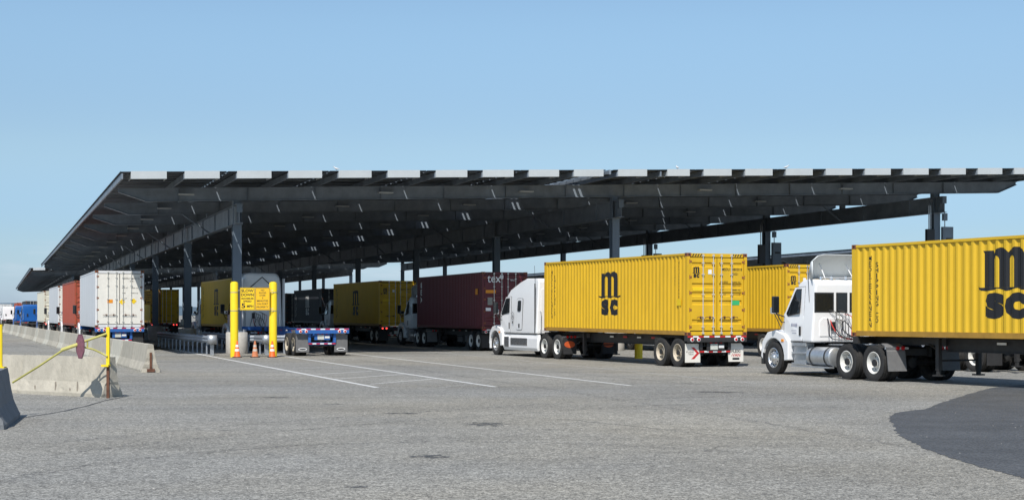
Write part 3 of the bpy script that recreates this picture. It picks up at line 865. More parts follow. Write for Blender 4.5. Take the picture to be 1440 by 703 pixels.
    if detail > 1 and fairing != 'arch':
        bm = bmesh.new(); X = hw+0.016+(0.006 if sleeper else 0.0)
        if sleeper:
            yc = wb-1.92; hexo = [(0.16*math.cos(R(60*k+30)), 0.19*math.sin(R(60*k+30))) for k in range(6)]
            for k in range(6):
                a, b_ = Vector(hexo[k]), Vector(hexo[(k+1) % 6]); join_bm(bm, poly_bm([[tuple(a), tuple(b_), tuple(b_*0.86), tuple(a*0.86)]]))
            for q in ([(-.05, -.09), (-.02, -.09), (.03, .08), (0, .08)], [(.01, -.09), (.06, -.09), (.06, .02), (.03, .02)], [(-.09, -.33), (.09, -.33), (.05, -.28), (-.05, -.28)], [(-.08, -.24), (.08, -.24), (.05, -.275), (-.05, -.275)]):
                join_bm(bm, poly_bm([q]))
            zc = 1.80
        else:
            yc = wb-1.08; zc = 1.50
            for (x0, x1, z0, z1) in [(-.17+k*.07, -.12+k*.07, 0, .09) for k in range(5)]+[(-.16+k*.05, -.13+k*.05, -.14, -.11) for k in range(6)]+[(-.12+k*.05, -.09+k*.05, -.22, -.18) for k in range(5)]:
                join_bm(bm, poly_bm([[(x0, z0), (x1, z0), (x1-.015, z1), (x0+.01, z1)]]))
        obj('door_emblem', finish(bm, 'door_emblem', lambda a, b_: (-(X), yc-a, zc+b_)), M_BLK if sleeper else paint('emblem_blue_grey', (0.16, 0.18, 0.30), 0.5), t)
    # roof fairing
    if fairing == 'open':        # air deflector shell, hollow behind
        def shell():
            mb = MB(); top = 3.64; n = 8; secs = []
            for k in range(n+1):
                u = k/n; y = wb-1.25-(wb-1.25-yb-0.05)*u; z = zr+0.02+(top-zr)*math.sin(u*PI/2)**0.85
                half = 0.70+0.30*u
                row = []
                m = 10
                for j in range(m+1):
                    v = -1+2*j/m
                    row.append((half*v, y, z-(0.0 if abs(v) < 0.75 else (abs(v)-0.75)/0.25*0.16*(0.3+u))))
                secs.append(row)
            vs = [p for r_ in secs for p in r_]; m1 = 11
            fs = [(i*m1+j, i*m1+j+1, (i+1)*m1+j+1, (i+1)*m1+j) for i in range(n) for j in range(m1-1)]
            mb.add(vs, fs)
            # cheeks down to the roof
            for e in (0, 10):
                ed = [r_[e] for r_ in secs]; lo = [(p[0], p[1], zr-0.02) for p in ed]
                mb.add(ed+lo, [(i, i+1, len(ed)+i+1, len(ed)+i) for i in range(len(ed)-1)])
            return mb
        f = obj('roof_fairing', shell, M_FAIR, t, key=('shell', TK), smooth=True)
        md = f.modifiers.new('thickness', 'SOLIDIFY'); md.thickness = 0.02; md.offset = 0
        s = MB()
        for x in (-0.5, 0.5): s.tube([(x, yb+0.12, zr+0.0), (x*0.9, yb+0.62, zr+0.62)], 0.016, 6); 
        s.tube([(-0.62, yb+0.10, zr+0.035), (0.62, yb+0.10, zr+0.035)], 0.014, 6)
        obj('fairing_strut', s, M_TWHT, f)
        for x in (-0.62, -0.25, 0.25, 0.62):
            obj('roof_lamp', lambda: MB().lathe([(0, 0.10), (0.05, 0.09), (0.06, 0.0)], 10, 'z'), M_AMBER if False else M_CHROME, t, loc=(x, yb+0.18, zr-0.02), key='rl')
    elif fairing == 'arch':      # high sleeper roof seen from behind: open rear with struts
        s = MB()
        s.tube([(-0.62, yb-0.05, zr-0.75), (0.0, yb-0.02, zr-0.22), (0.62, yb-0.05, zr-0.80), (0.80, yb-0.06, zr-1.1)], 0.028, 6)
        obj('rear_strut', s, M_PLAST, t)
        for sx in (-1, 1):
            mb = MB(); a, b = sorted((sx*(hw-0.02), sx*(hw+0.03))); mb.box(a, b, yb-0.42, yb+0.02, 1.05, zr-0.30)
            obj('side_extender', mb, paintm, t, bevel=0.015)
    # back of cab: windows, panel, hoses
    if not sleeper:
        for (x0, x1) in ((-0.93, -0.31), (-0.17, 0.17), (0.31, 0.93)):
            mb = MB(); mb.box(x0, x1, yb-0.012, yb+0.01, 1.95, 2.49)
            obj('rear_window', mb, M_GLASS, t, bevel=0.010)
            mb = MB(); mb.box(x0-0.03, x1+0.03, yb-0.007, yb+0.01, 1.92, 2.52); obj('window_seal', mb, M_RUBBER, t)
        mb = MB(); mb.prism([(-0.78, 1.2), (0.78, 1.2), (0.78, 1.66), (0.68, 1.76), (-0.68, 1.76), (-0.78, 1.66)], 'y', yb-0.022, yb+0.01)
        obj('rear_panel', mb, paintm, t, bevel=0.01)
        mb = MB(); mb.box(-0.40, -0.26, yb-0.10, yb-0.02, 1.38, 1.64); obj('connector_box', mb, M_PLAST, t)
    else:
        mb = MB(); mb.box(-0.88, 0.88, yb-0.016, yb+0.01, 1.15, zr-0.45); obj('rear_panel', mb, paintm, t, bevel=0.008)
        mb = MB(); mb.box(-0.55, -0.40, yb-0.10, yb-0.016, 1.65, 1.95); obj('connector_box', mb, M_PLAST, t)
        for sx in (-1, 1):
            mb = MB(); x = sx*0.93; mb.tube([(x, yb-0.02, 1.15), (x, yb-0.12, 1.2), (x, yb-0.12, 1.95), (x, yb-0.02, 2.0)], 0.018, 6); obj('grab_rail', mb, M_CHROME, t)
    if detail > 1:
        cols = [M_BLK, M_HOSE_R, M_BLK, M_STKG, M_BLK, M_BLK]
        for i, cm in enumerate(cols):
            x0 = -0.52+0.11*i; z0 = 1.74-0.06*(i % 3)
            hose(t, [(x0, yb-0.03, z0), (x0-0.10, yb-0.28, z0-0.22+0.05*i), (x0+0.18*(i % 2)-0.2, yb-0.55, 1.15+0.05*i), (x0*0.5, yb-0.95, 1.12)], cm, 0.016)
            hose(t, [(x0+0.05, yb-0.03, z0+0.24), (x0+0.18, yb-0.22, z0+0.16), (x0+0.05, yb-0.40, z0-0.3), (x0*0.4-0.2, yb-0.8, 1.10)], cols[(i+2) % 6], 0.012)
        mb = MB(); mb.tube([(-hw+0.10, yb+0.28, 2.2), (-hw+0.03, yb+0.27, zr+0.55)], 0.008, 5); obj('antenna', mb, M_PLAST, t)
    # frame, deck, fifth wheel, tanks, steps
    def frm():
        mb = MB()
        for sx in (-1, 1): mb.box(sx*0.43-0.04, sx*0.43+0.04, -1.05, wb+0.5, 0.68, 0.94)
        for y in (-0.98, -0.4, 0.3, 1.1, 2.0): mb.box(-0.39, 0.39, y, y+0.07, 0.72, 0.90)
        for y in (-0.66, 0.66, wb): mb.tube([(-0.9, y, 0.51), (0.9, y, 0.51)], 0.075, 8)
        for y in (-0.66, 0.66): mb.lathe([(0.0, -0.19), (0.15, -0.15), (0.22, 0.0), (0.15, 0.15), (0, 0.19)], 12, 'y', Matrix.Translation((0, y, 0.51)))
        for sx in (-1, 1): mb.box(sx*0.46-0.05, sx*0.46+0.05, wb-0.7, wb+0.6, 0.55, 0.62)
        return mb
    obj('frame', frm, M_CHS, t, key=('frm', TK))
    mb = MB(); mb.box(-0.50, 0.50, 1.05, yb-0.05, 0.945, 0.97) if yb > 1.15 else None
    if yb > 1.15: obj('deck_plate', mb, M_GAL, t)
    mb = MB(); mb.prism([(-0.42, -0.55), (-0.12, -0.45), (0, 0.05), (0.12, -0.45), (0.42, -0.55), (0.45, 0.25), (0.3, 0.45), (-0.3, 0.45), (-0.45, 0.25)], 'z', 1.02, 1.07)
    mb.box(-0.40, 0.40, -0.12, 0.12, 0.94, 1.02)
    obj('fifth_wheel', mb, M_CHS, t)
    for sx in (-1, 1):
        if not sleeper:
            y0, y1 = yb-0.95, yb+0.30
            if yb-0.95 < 1.25: y0 = 1.28
            mb = MB(); mb.lathe([(0, y0), (0.25, y0), (0.29, y0+0.03), (0.29, y1-0.03), (0.25, y1), (0, y1)], 24, 'y', Matrix.Translation((sx*0.80, 0, 0.60)))
            tk = obj('fuel_tank', mb, paint('tank_aluminium', (0.52, 0.54, 0.56), 0.36, metal=0.7, var=0.15, scale=5, dirt=0.5), t, smooth=True)
            for yy in (y0+0.22, y1-0.25):
                mb = MB(); mb.lathe([(0.302, yy), (0.302, yy+0.06)], 24, 'y', Matrix.Translation((sx*0.80, 0, 0.60))); q = obj('tank_strap', mb, M_PLAST, tk)
            st = MB(); a, b = sorted((sx*0.74, sx*1.06)); st.box(a, b, y1+0.05, wb-0.90, 0.34, 0.39); st.box(a, b, y1+0.05, wb-0.90, 0.66, 0.72); st.box(a, b-0.0, y1+0.05, wb-0.90, 0.90, 1.0)
            a, b = sorted((sx*0.74, sx*0.98)); st.box(a, b, y1+0.06, wb-0.91, 0.39, 0.9)
            obj('cab_step', st, M_GAL, t, bevel=0.008)
            st = MB(); a, b = sorted((sx*0.90, sx*1.08)); st.box(a, b, y0, wb-0.92, 0.27, 0.315); obj('side_rail', st, M_GAL, t)
        else:
            y0 = 1.25
            pr = [(-0.02, 0.30), (0.10, 0.26), (0.16, 0.40), (0.14, 0.80), (0.05, 0.98), (-0.02, 0.98)]
            mb = MB(); P = [(sx*(hw-0.12+x), z) for x, z in pr]
            mb.prism(P, 'y', yb-0.15, wb-0.88)
            sk = obj('side_skirt', mb, paintm, t, bevel=0.02)
            a, b = sorted((sx*(hw+0.03), sx*(hw+0.055)))
            mb = MB(); mb.box(a, b, wb-1.55, wb-1.0, 0.40, 0.86); obj('step_recess', mb, M_CHROME, sk, bevel=0.01)
            mb = MB(); mb.box(a, b, yb+0.9, wb-1.75, 0.50, 0.82); obj('tank_panel', mb, M_CHROME, sk, bevel=0.01)
            mb = MB(); mb.lathe([(0, 0), (0.26, 0), (0.30, 0.04), (0.30, 0.30), (0.2, 0.44), (0, 0.44)], 20, 'y', Matrix.Translation((sx*0.78, y0-0.05, 0.62)))
            obj('fuel_tank', mb, paintm, t, smooth=True)
    # wheels
    for y in (-0.66, 0.66):
        for sx in (-1, 1): wheel(t, sx*1.22, y, sx, True, rim)
    for sx in (-1, 1): wheel(t, sx*1.16, wb, sx, False, fr_rim, steer=steer)
    # mud flaps and tail lamps
    for sx in (-1, 1):
        mb = MB(); a, b = sorted((sx*0.60, sx*1.20))
        if mud == 'arch':
            pr = [(-1.25-0.02, 0.95), (-0.95, 1.08)]
            mb.prism([(-1.02, 1.06), (-1.18, 1.0), (-1.28, 0.84), (-1.36, 0.30), (-1.33, 0.30), (-1.25, 0.84), (-1.16, 0.975), (-1.02, 1.035)], 'x', a, b)
            obj('mud_flap', mb, M_FLAPG, t)
        else:
            mb.box(a, b, -1.285, -1.27, 0.22, 0.88); fl = obj('mud_flap', mb, M_RUBBER, t)
            if mud == 'orange':
                mb = MB(); mb.prism([(a+0.06+0.22+0.22*math.cos(q)*1.1, 0.62+0.14*math.sin(q)) for q in [k*PI/8 for k in range(16)]], 'y', -1.292, -1.286); obj('flap_badge', mb, M_ORFLAP, fl)
        h = obj('flap_hanger', (lambda: MB().box(min(sx*0.47, sx*1.22), max(sx*0.47, sx*1.22), -1.26, -1.20, 0.90, 0.96)), M_CHROME, t)
        for i in range(2 if mud != 'orange' else 3):
            x = sx*(0.66+0.17*i)
            l = obj('tail_light', lambda: MB().lathe([(0, -0.03), (0.05, -0.025), (0.058, 0.0)], 12, 'y'), M_TAILOFF, t, loc=(x, -1.262, 0.93), key=('ttl', mud))
    if sleeper and fairing != 'arch':
        pass
    return t
def empty_part(*a): return None

# ================================================================== the setting
def ground_mat():
    m, N, L, b = new_mat('weathered_asphalt')
    tc = N.new('ShaderNodeTexCoord')
    def noise(sc, det=4, rough=0.6, st=None, w=0):
        n = N.new('ShaderNodeTexNoise'); n.inputs['Scale'].default_value = sc; n.inputs['Detail'].default_value = det; n.inputs['Roughness'].default_value = rough
        if st:
            mp = N.new('ShaderNodeMapping'); mp.inputs['Scale'].default_value = st; mp.inputs['Rotation'].default_value = (0, 0, R(w))
            L.new(tc.outputs['Object'], mp.inputs['Vector']); L.new(mp.outputs[0], n.inputs['Vector'])
        else: L.new(tc.outputs['Object'], n.inputs['Vector'])
        return n.outputs['Fac']
    def rng(x, a, b_, c, d):
        r = N.new('ShaderNodeMapRange'); r.inputs['From Min'].default_value = a; r.inputs['From Max'].default_value = b_
        r.inputs['To Min'].default_value = c; r.inputs['To Max'].default_value = d; L.new(x, r.inputs['Value']); return r.outputs[0]
    def mul(a, b_):
        r = N.new('ShaderNodeMath'); r.operation = 'MULTIPLY'; L.new(a, r.inputs[0]); L.new(b_, r.inputs[1]); return r.outputs[0]
    vo = N.new('ShaderNodeTexVoronoi'); vo.inputs['Scale'].default_value = 55; L.new(tc.outputs['Object'], vo.inputs['Vector'])
    sepc = N.new('ShaderNodeSeparateColor'); L.new(vo.outputs['Color'], sepc.inputs[0])
    vo2 = N.new('ShaderNodeTexVoronoi'); vo2.inputs['Scale'].default_value = 22; L.new(tc.outputs['Object'], vo2.inputs['Vector'])
    sep2 = N.new('ShaderNodeSeparateColor'); L.new(vo2.outputs['Color'], sep2.inputs[0])
    f = mul(mul(rng(sepc.outputs[0], 0, 1, 0.40, 1.56), rng(sep2.outputs[0], 0, 1, 0.72, 1.28)), rng(noise(34, 3, 0.7), 0.3, 0.7, 0.80, 1.18))
    f = mul(f, rng(noise(3.0, 6, 0.7), 0.3, 0.7, 0.88, 1.10))
    f = mul(f, rng(noise(0.11, 6, 0.65), 0.35, 0.68, 0.82, 1.10))
    f = mul(f, rng(noise(1.0, 5, 0.6, (0.03, 0.42, 1), -AZ*0.3), 0.36, 0.56, 0.86, 1.04))
    col = N.new('ShaderNodeMixRGB'); col.inputs['Color1'].default_value = (0.258, 0.254, 0.234, 1); col.inputs['Color2'].default_value = (0.272, 0.256, 0.216, 1)
    L.new(rng(noise(0.06, 4), 0.42, 0.6, 0, 1), col.inputs['Fac'])
    v = N.new('ShaderNodeVectorMath'); v.operation = 'SCALE'; L.new(col.outputs[0], v.inputs[0]); L.new(f, v.inputs['Scale'])
    # fine cracks
    vc = N.new('ShaderNodeTexVoronoi'); vc.feature = 'DISTANCE_TO_EDGE'; vc.inputs['Scale'].default_value = 0.16
    mpc = N.new('ShaderNodeMixRGB'); mpc.inputs['Fac'].default_value = 0.012
    nn = N.new('ShaderNodeTexNoise'); nn.inputs['Scale'].default_value = 1.4; nn.inputs['Detail'].default_value = 8; L.new(tc.outputs['Object'], nn.inputs['Vector'])
    sc_ = N.new('ShaderNodeVectorMath'); sc_.operation = 'SCALE'; sc_.inputs['Scale'].default_value = 2.0; L.new(nn.outputs['Color'], sc_.inputs[0])
    ad = N.new('ShaderNodeVectorMath'); ad.operation = 'ADD'; L.new(tc.outputs['Object'], ad.inputs[0]); L.new(sc_.outputs[0], ad.inputs[1])
    L.new(ad.outputs[0], vc.inputs['Vector'])
    crack = mul(rng(vc.outputs['Distance'], 0.0005, 0.0030, 1, 0), rng(noise(0.07, 3), 0.54, 0.60, 0, 1))
    mx = N.new('ShaderNodeMixRGB'); mx.inputs['Color2'].default_value = (0.06, 0.058, 0.052, 1)
    L.new(crack, mx.inputs['Fac']); L.new(v.outputs[0], mx.inputs['Color1'])
    L.new(mx.outputs[0], b.inputs['Base Color'])
    b.inputs['Roughness'].default_value = 0.86; b.inputs['Specular IOR Level'].default_value = 0.35
    bp = N.new('ShaderNodeBump'); bp.inputs['Strength'].default_value = 0.55; bp.inputs['Distance'].default_value = 0.010
    L.new(vo.outputs['Distance'], bp.inputs['Height']); L.new(bp.outputs[0], b.inputs['Normal'])
    return m
M_GROUND = ground_mat()
mb = MB(); mb.add([(-5000, -400, 0), (5000, -400, 0), (5000, 9000, 0), (-5000, 9000, 0)], [(0, 1, 2, 3)])
tag(obj('ground', mb, M_GROUND), kind='structure')

def sheet(name, pts, mat, z=0.004):
    mb = MB(); mb.add([(p[0], p[1], z) for p in pts], [tuple(range(len(pts)))])
    return tag(obj(name, mb, mat), kind='structure')
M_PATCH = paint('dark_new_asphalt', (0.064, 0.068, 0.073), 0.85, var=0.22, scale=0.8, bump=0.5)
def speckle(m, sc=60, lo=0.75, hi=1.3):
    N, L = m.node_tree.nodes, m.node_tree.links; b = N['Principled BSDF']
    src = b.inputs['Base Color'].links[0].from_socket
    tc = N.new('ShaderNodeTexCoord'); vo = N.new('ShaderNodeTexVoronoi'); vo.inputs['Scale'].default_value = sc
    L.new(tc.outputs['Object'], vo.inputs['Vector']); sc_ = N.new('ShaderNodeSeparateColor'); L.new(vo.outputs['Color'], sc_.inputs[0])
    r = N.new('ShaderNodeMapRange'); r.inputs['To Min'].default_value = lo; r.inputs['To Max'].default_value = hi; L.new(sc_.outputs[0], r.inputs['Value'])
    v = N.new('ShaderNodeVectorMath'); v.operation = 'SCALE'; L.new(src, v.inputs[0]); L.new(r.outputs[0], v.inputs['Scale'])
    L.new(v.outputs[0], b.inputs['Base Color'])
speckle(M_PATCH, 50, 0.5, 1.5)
def alpha_mask(m, sc, lo, hi):
    N, L = m.node_tree.nodes, m.node_tree.links; b = N['Principled BSDF']
    tc = N.new('ShaderNodeTexCoord'); n = N.new('ShaderNodeTexNoise'); n.inputs['Scale'].default_value = sc; n.inputs['Detail'].default_value = 8; n.inputs['Roughness'].default_value = 0.75
    r = N.new('ShaderNodeMapRange'); r.inputs['From Min'].default_value = lo; r.inputs['From Max'].default_value = hi
    L.new(tc.outputs['Object'], n.inputs['Vector']); L.new(n.outputs['Fac'], r.inputs['Value']); L.new(r.outputs[0], b.inputs['Alpha'])
M_LINE = paint('worn_white_line', (0.62, 0.62, 0.60), 0.7, var=0.15, scale=8); alpha_mask(M_LINE, 14, 0.33, 0.43)
M_LINEF = paint('faded_white_line', (0.50, 0.50, 0.48), 0.7, var=0.15, scale=8); alpha_mask(M_LINEF, 16, 0.42, 0.56)
M_OIL = paint('oil_stain', (0.055, 0.055, 0.055), 0.6, var=0.2, scale=5); alpha_mask(M_OIL, 6, 0.44, 0.62)

# dark patch at the right, ragged edge
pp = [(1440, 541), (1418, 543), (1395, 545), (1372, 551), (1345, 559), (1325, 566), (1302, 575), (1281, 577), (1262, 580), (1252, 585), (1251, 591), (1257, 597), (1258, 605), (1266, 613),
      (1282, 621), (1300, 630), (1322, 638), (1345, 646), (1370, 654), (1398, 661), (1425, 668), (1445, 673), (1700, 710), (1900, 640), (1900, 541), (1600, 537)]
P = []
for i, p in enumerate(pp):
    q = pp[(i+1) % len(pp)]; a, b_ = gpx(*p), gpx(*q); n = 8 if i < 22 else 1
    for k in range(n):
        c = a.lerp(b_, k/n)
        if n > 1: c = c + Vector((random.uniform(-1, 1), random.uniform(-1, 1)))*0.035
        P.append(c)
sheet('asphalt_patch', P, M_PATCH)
def line(p, q, w, mat, name='lane_line', z=0.004):
    a, b_ = gpx(*p), gpx(*q); d = (b_-a).normalized(); n = Vector((-d.y, d.x))*w/2
    return sheet(name, [a-n, b_-n, b_+n, a+n], mat, z)
def line_ext(p, q, w, mat, ext):
    a, b_ = gpx(*p), gpx(*q); d = (b_-a).normalized(); n = Vector((-d.y, d.x))*w/2; a = a-d*ext
    return sheet('lane_line', [a-n, b_-n, b_+n, a+n], mat, 0.004)
line_ext((304.7, 502.5), (530.4, 544.8), 0.14, M_LINE, 30)
line_ext((416.7, 503.2), (696.5, 543.7), 0.13, M_LINE, 30)
line_ext((560, 504.6), (887, 542), 0.12, M_LINE, 30)
line_ext((740, 507.5), (1068, 539.5), 0.12, M_LINEF, 20)
line_ext((985, 513), (1110, 520), 0.12, M_LINEF, 6)
for a, b_ in (((445, 526.2), (523, 521.8)), ((467, 533.3), (568, 526)), ((521, 540), (615, 532.2)), ((619, 545), (666, 539.6)), ((532, 545.0), (617, 545.4)), ((408, 519), (478, 514.5)), ((375, 513.4), (440, 509.8))):
    line(a, b_, 0.09, M_LINEF if b_[1] < 520 or a[1] == 545.0 else M_LINE, 'hatch_line', 0.006)
for k in range(31):
    x = 236 + k*23.3
    if x > 925: break
    line((x, 503.9+(k % 3)*0.1), (x+12, 503.9+(k % 3)*0.1), 0.15, M_LINEF, 'dash_line', 0.007)
# oil stains, tar seams and one painted shadow line
def stain(px, py, rx, ry, mat=M_OIL):
    c = gpx(px, py); sc = c.y/F; n = 22; P = []
    dyw = EYE*F/(py-HOR-ry) - EYE*F/(py-HOR+ry)
    for k in range(n):
        a = 2*PI*k/n; j = random.uniform(0.55, 1.2)
        P.append((c.x+math.cos(a)*rx*sc*j, c.y+math.sin(a)*dyw/2*j))
    sheet('oil_stain', P, mat, 0.003)
for s_ in ((682, 596.5, 38, 3.2), (607, 641.5, 34, 2.6), (566, 581, 28, 1.4), (385, 558.5, 24, 1.2), (500, 684, 16, 2), (1010, 551, 40, 1.2), (318, 605, 10, 0.8), (470, 568, 14, 1.0), (380, 639, 10, .8), (1392, 593, 24, 2)):
    stain(*s_)
M_SEAM_SHADOW = paint('seam_and_shadow_line', (0.05, 0.05, 0.052), 0.6, var=0.2, scale=5)
def seam_shadow_line(pts, w):
    P = [gpx(*p) for p in pts]; left = []; right = []
    Q = []
    for i in range(len(P)-1):
        for k in range(6): Q.append(P[i].lerp(P[i+1], k/6)+Vector((random.uniform(-1, 1), random.uniform(-1, 1)))*0.012)
    Q.append(P[-1])
    for i, p in enumerate(Q):
        d = (Q[min(i+1, len(Q)-1)]-Q[max(i-1, 0)]).normalized(); n = Vector((-d.y, d.x))*w/2*random.uniform(0.7, 1.2); left.append(p+n); right.append(p-n)
    mb = MB(); n = len(Q); mb.add([(p.x, p.y, 0.005) for p in left+right], [(i, i+1, n+i+1, n+i) for i in range(n-1)])
    tag(obj('seam_and_shadow_line', mb, M_SEAM_SHADOW), kind='structure')
seam_shadow_line([(182, 556.2), (150, 562.5), (120, 571), (90, 578), (60, 583), (28, 587.5)], 0.05)  # this dark line is a thin cast shadow painted on the ground
seam_shadow_line([(0, 449+30), (60, 481+8), (85, 491), (118, 486)], 0.04)
seam_shadow_line([(720, 585), (800, 590), (900, 600), (1040, 616)], 0.02)

M_SKID = paint('tyre_mark_rubber', (0.10, 0.10, 0.10), 0.8, var=0.2, scale=5); alpha_mask(M_SKID, 9, 0.50, 0.72)
def tyre_mark(pts, w=0.26):
    P = [gpx(*p) for p in pts]; Q = []
    for i in range(len(P)-1):
        p0, p1, p2, p3 = P[max(i-1, 0)], P[i], P[i+1], P[min(i+2, len(P)-1)]
        for k in range(8):
            u = k/8; Q.append(0.5*((2*p1)+(-p0+p2)*u+(2*p0-5*p1+4*p2-p3)*u*u+(-p0+3*p1-3*p2+p3)*u**3))
    Q.append(P[-1]); left = []; right = []
    for i, p in enumerate(Q):
        d = (Q[min(i+1, len(Q)-1)]-Q[max(i-1, 0)]).normalized(); n = Vector((-d.y, d.x))*w/2; left.append(p+n); right.append(p-n)
    mb = MB(); n = len(Q); mb.add([(p.x, p.y, 0.0025) for p in left+right], [(i, i+1, n+i+1, n+i) for i in range(n-1)])
    tag(obj('tyre_mark', mb, M_SKID), kind='structure')
tyre_mark([(1200, 560), (900, 571), (600, 590), (330, 612), (60, 640)])
tyre_mark([(1180, 552), (880, 562), (590, 579), (330, 598), (80, 622)])
tyre_mark([(1100, 640), (760, 622), (420, 626), (120, 655), (-60, 690)])
tyre_mark([(500, 505), (640, 527), (860, 560), (1180, 612), (1500, 668)])
tyre_mark([(1420, 548), (1180, 549), (980, 540), (800, 524), (690, 512)])
# low hills far away on the left, and the far shore
M_HILL = paint('far_hill_haze_tint', (0.07, 0.11, 0.145), 0.95, var=0.25, scale=0.02)  # bluish haze of distance put into the hill colour
def ridge(name, Y, x0, x1, h, seed, mat, dep=500):
    rnd = random.Random(seed); n = 90; top = []
    ph = [rnd.uniform(0, 6.28) for _ in range(6)]
    mb = MB(); vs = []
    for i in range(n+1):
        u = i/n; x = x0+(x1-x0)*u
        z = h*(0.62+0.2*math.sin(u*9+ph[0])+0.12*math.sin(u*23+ph[1])+0.06*math.sin(u*51+ph[2])+0.05*rnd.random())
        e = min(1, u*10, (1-u)*10); z *= e
        vs += [(x, Y, 0), (x, Y+dep*0.3, z), (x, Y+dep, z*0.8), (x, Y+dep*1.4, 0)]
    fs = []
    for i in range(n):
        for k in range(3): fs.append((i*4+k, i*4+k+1, i*4+k+5, i*4+k+4))
    mb.add(vs, fs); tag(obj(name, mb, mat), kind='structure')
ridge('hills', 2600, -1600, 2200, 32, 3, M_HILL)

# ------------------------------------------------------------------ solar canopy
COL_S0, COL_T0 = None, None
c1 = Vector((at(333, 71.0), 71.0))
S0 = c1.x*CA + c1.y*SA; T0 = -c1.x*SA + c1.y*CA
BAY = 19.45; TS = 19.4; SLOPE = 0.035
def canopy(name, s0, t0, nrow, label, ncol=3, z0=0.0, detail=True, width=(-5.72, 44.56), lights=True, group=None):
    """local frame: x = across, y = along; first column at 0,0"""
    o = lane(s0, t0)
    T = empty(name, (o.x, o.y, z0), R(AZ), label, 'canopy', group)
    nr = 2*nrow+1; x0, x1 = width; yA, yB = -4.9, nrow*TS+4.9
    def zr(x): return 8.22+SLOPE*x         # roof top
    def rb(x): return 7.25+SLOPE*x         # rafter bottom
    # rafters
    def raft():
        mb = MB()
        xs = [x0+0.25, x0+1.5, x1-1.5, x1-0.25]
        dz = 0.63
        def bot(x, i): return rb(x)+(0.45 if i in (0, 3) else 0)
        for (ya, yb_, kind) in ((-0.01, 0.01, 'web'), (-0.13, 0.13, 'top'), (-0.13, 0.13, 'bot')):
            vs = []
            for i, x in enumerate(xs):
                b_, t_ = bot(x, i), rb(x)+dz
                if kind == 'web': lo, hi = b_+0.02, t_-0.02
                elif kind == 'top': lo, hi = t_-0.02, t_
                else: lo, hi = b_, b_+0.02
                vs += [(x, ya, lo), (x, yb_, lo), (x, yb_, hi), (x, ya, hi)]
            fs = [(0, 3, 2, 1), (12, 13, 14, 15)]
            for i in range(3):
                for k in range(4): fs.append((i*4+k, i*4+(k+1) % 4, i*4+4+(k+1) % 4, i*4+4+k))
            mb.add(vs, fs)
        for x in [x0+3+3.24*k for k in range(14)]:
            mb.box(x-0.006, x+0.006, -0.11, 0.11, rb(x)+0.03, rb(x)+dz-0.025)
        return mb
    for k in range(nr):
        obj('rafter', raft, M_STEEL, T, loc=(0, k*TS/2, 0), key=('raft', width))
    # girders and columns
    for c in range(ncol):
        x = c*BAY; zt = rb(x)-0.20; dz = 0.90
        mb = MB(); L = nrow*TS+0.9
        mb.box(x-0.011, x+0.011, -0.9, L, zt-dz+0.025, zt-0.025)
        mb.box(x-0.16, x+0.16, -0.9, L, zt-0.025, zt); mb.box(x-0.16, x+0.16, -0.9, L, zt-dz, zt-dz+0.025)
        k = 2.4
        while k < L-1: mb.box(x-0.08, x+0.08, k-0.008, k+0.008, zt-dz+0.028, zt-0.028); k += TS/4
        obj('girder', mb, M_STEEL, T)
        for r in range(nrow+1):
            y = r*TS; zc = zt-dz-0.0
            mb = MB(); mb.box(x-0.20, x+0.20, y-0.21, y-0.185, 1.06, zc); mb.box(x-0.20, x+0.20, y+0.185, y+0.21, 1.06, zc); mb.box(x-0.011, x+0.011, y-0.185, y+0.185, 1.06, zc)
            # stub through the girder
            mb.box(x-0.19, x-0.165, y-0.18, y+0.18, zc+0.03, rb(x)-0.006); mb.box(x+0.165, x+0.19, y-0.18, y+0.18, zc+0.03, rb(x)-0.006)
            mb.box(x-0.16, x+0.16, y-0.12, y-0.10, zt+0.002, rb(x)-0.006); mb.box(x-0.16, x+0.16, y+0.10, y+0.12, zt+0.002, rb(x)-0.006)
            col = obj('column', mb, M_STEELB, T)
            mb = MB(); mb.box(x-0.26, x+0.26, y-0.26, y+0.26, zc-0.03, zc-0.002); obj('cap_plate', mb, M_STEEL, col)
            mb = MB(); mb.box(x-0.3, x+0.3, y-0.3, y+0.3, 1.035, 1.06); obj('base_plate', mb, M_STEEL, col)
            mb = MB(); mb.lathe([(0, 0), (0.50, 0.0), (0.515, 0.03), (0.515, 0.98), (0.49, 1.02), (0.0, 1.03)], 28, 'z', Matrix.Translation((x, y, 0)))
            obj('pedestal', mb, M_CONC, col, smooth=True)
            for q in range(8 if r == 0 and detail else 0):
                a = 2*PI*q/8; obj('anchor_bolt', lambda: MB().tube([(0, 0, 1.02), (0, 0, 1.15)], 0.038, 6), M_GAL, col, loc=(x+0.41*math.cos(a), y+0.41*math.sin(a), 0), key='abolt')
            if r == 0:
                mb = MB(); mb.prism([(y-0.215, zt-0.02), (y-0.72, zt-0.02), (y-0.215, zc-0.05)], 'x', x-0.014, x+0.014)
                mb.box(x-0.13, x+0.13, y-0.74, y-0.92+0.01, zt-0.40, zt-0.03)
                obj('gusset', mb, M_STEELB, col)
            if r < nrow:
                mb = MB(); mb.box(x-0.15, x+0.15, y+TS/2-0.12, y+TS/2+0.12, zt+0.002, rb(x)-0.006); obj('spacer', mb, M_STEEL, T)
            # diagonal braces girder -> rafter
            if detail and r < nrow:
                mb = MB()
                mb.tube([(x-0.05, y+TS/2-0.0, rb(x)+0.05), (x-2.2, y+TS/2, rb(x-2.2)+0.55)], 0.05, 4) if False else None
                mb.tube([(x-1.5, y+TS/2-0.02, rb(x-1.5)+0.05), (x, y+TS/2-0.02, zt-dz+0.05)], 0.045, 4)
                obj('brace', mb, M_STEEL, T)
    # purlins
    npit = 22; pitch = (x1-x0)/npit
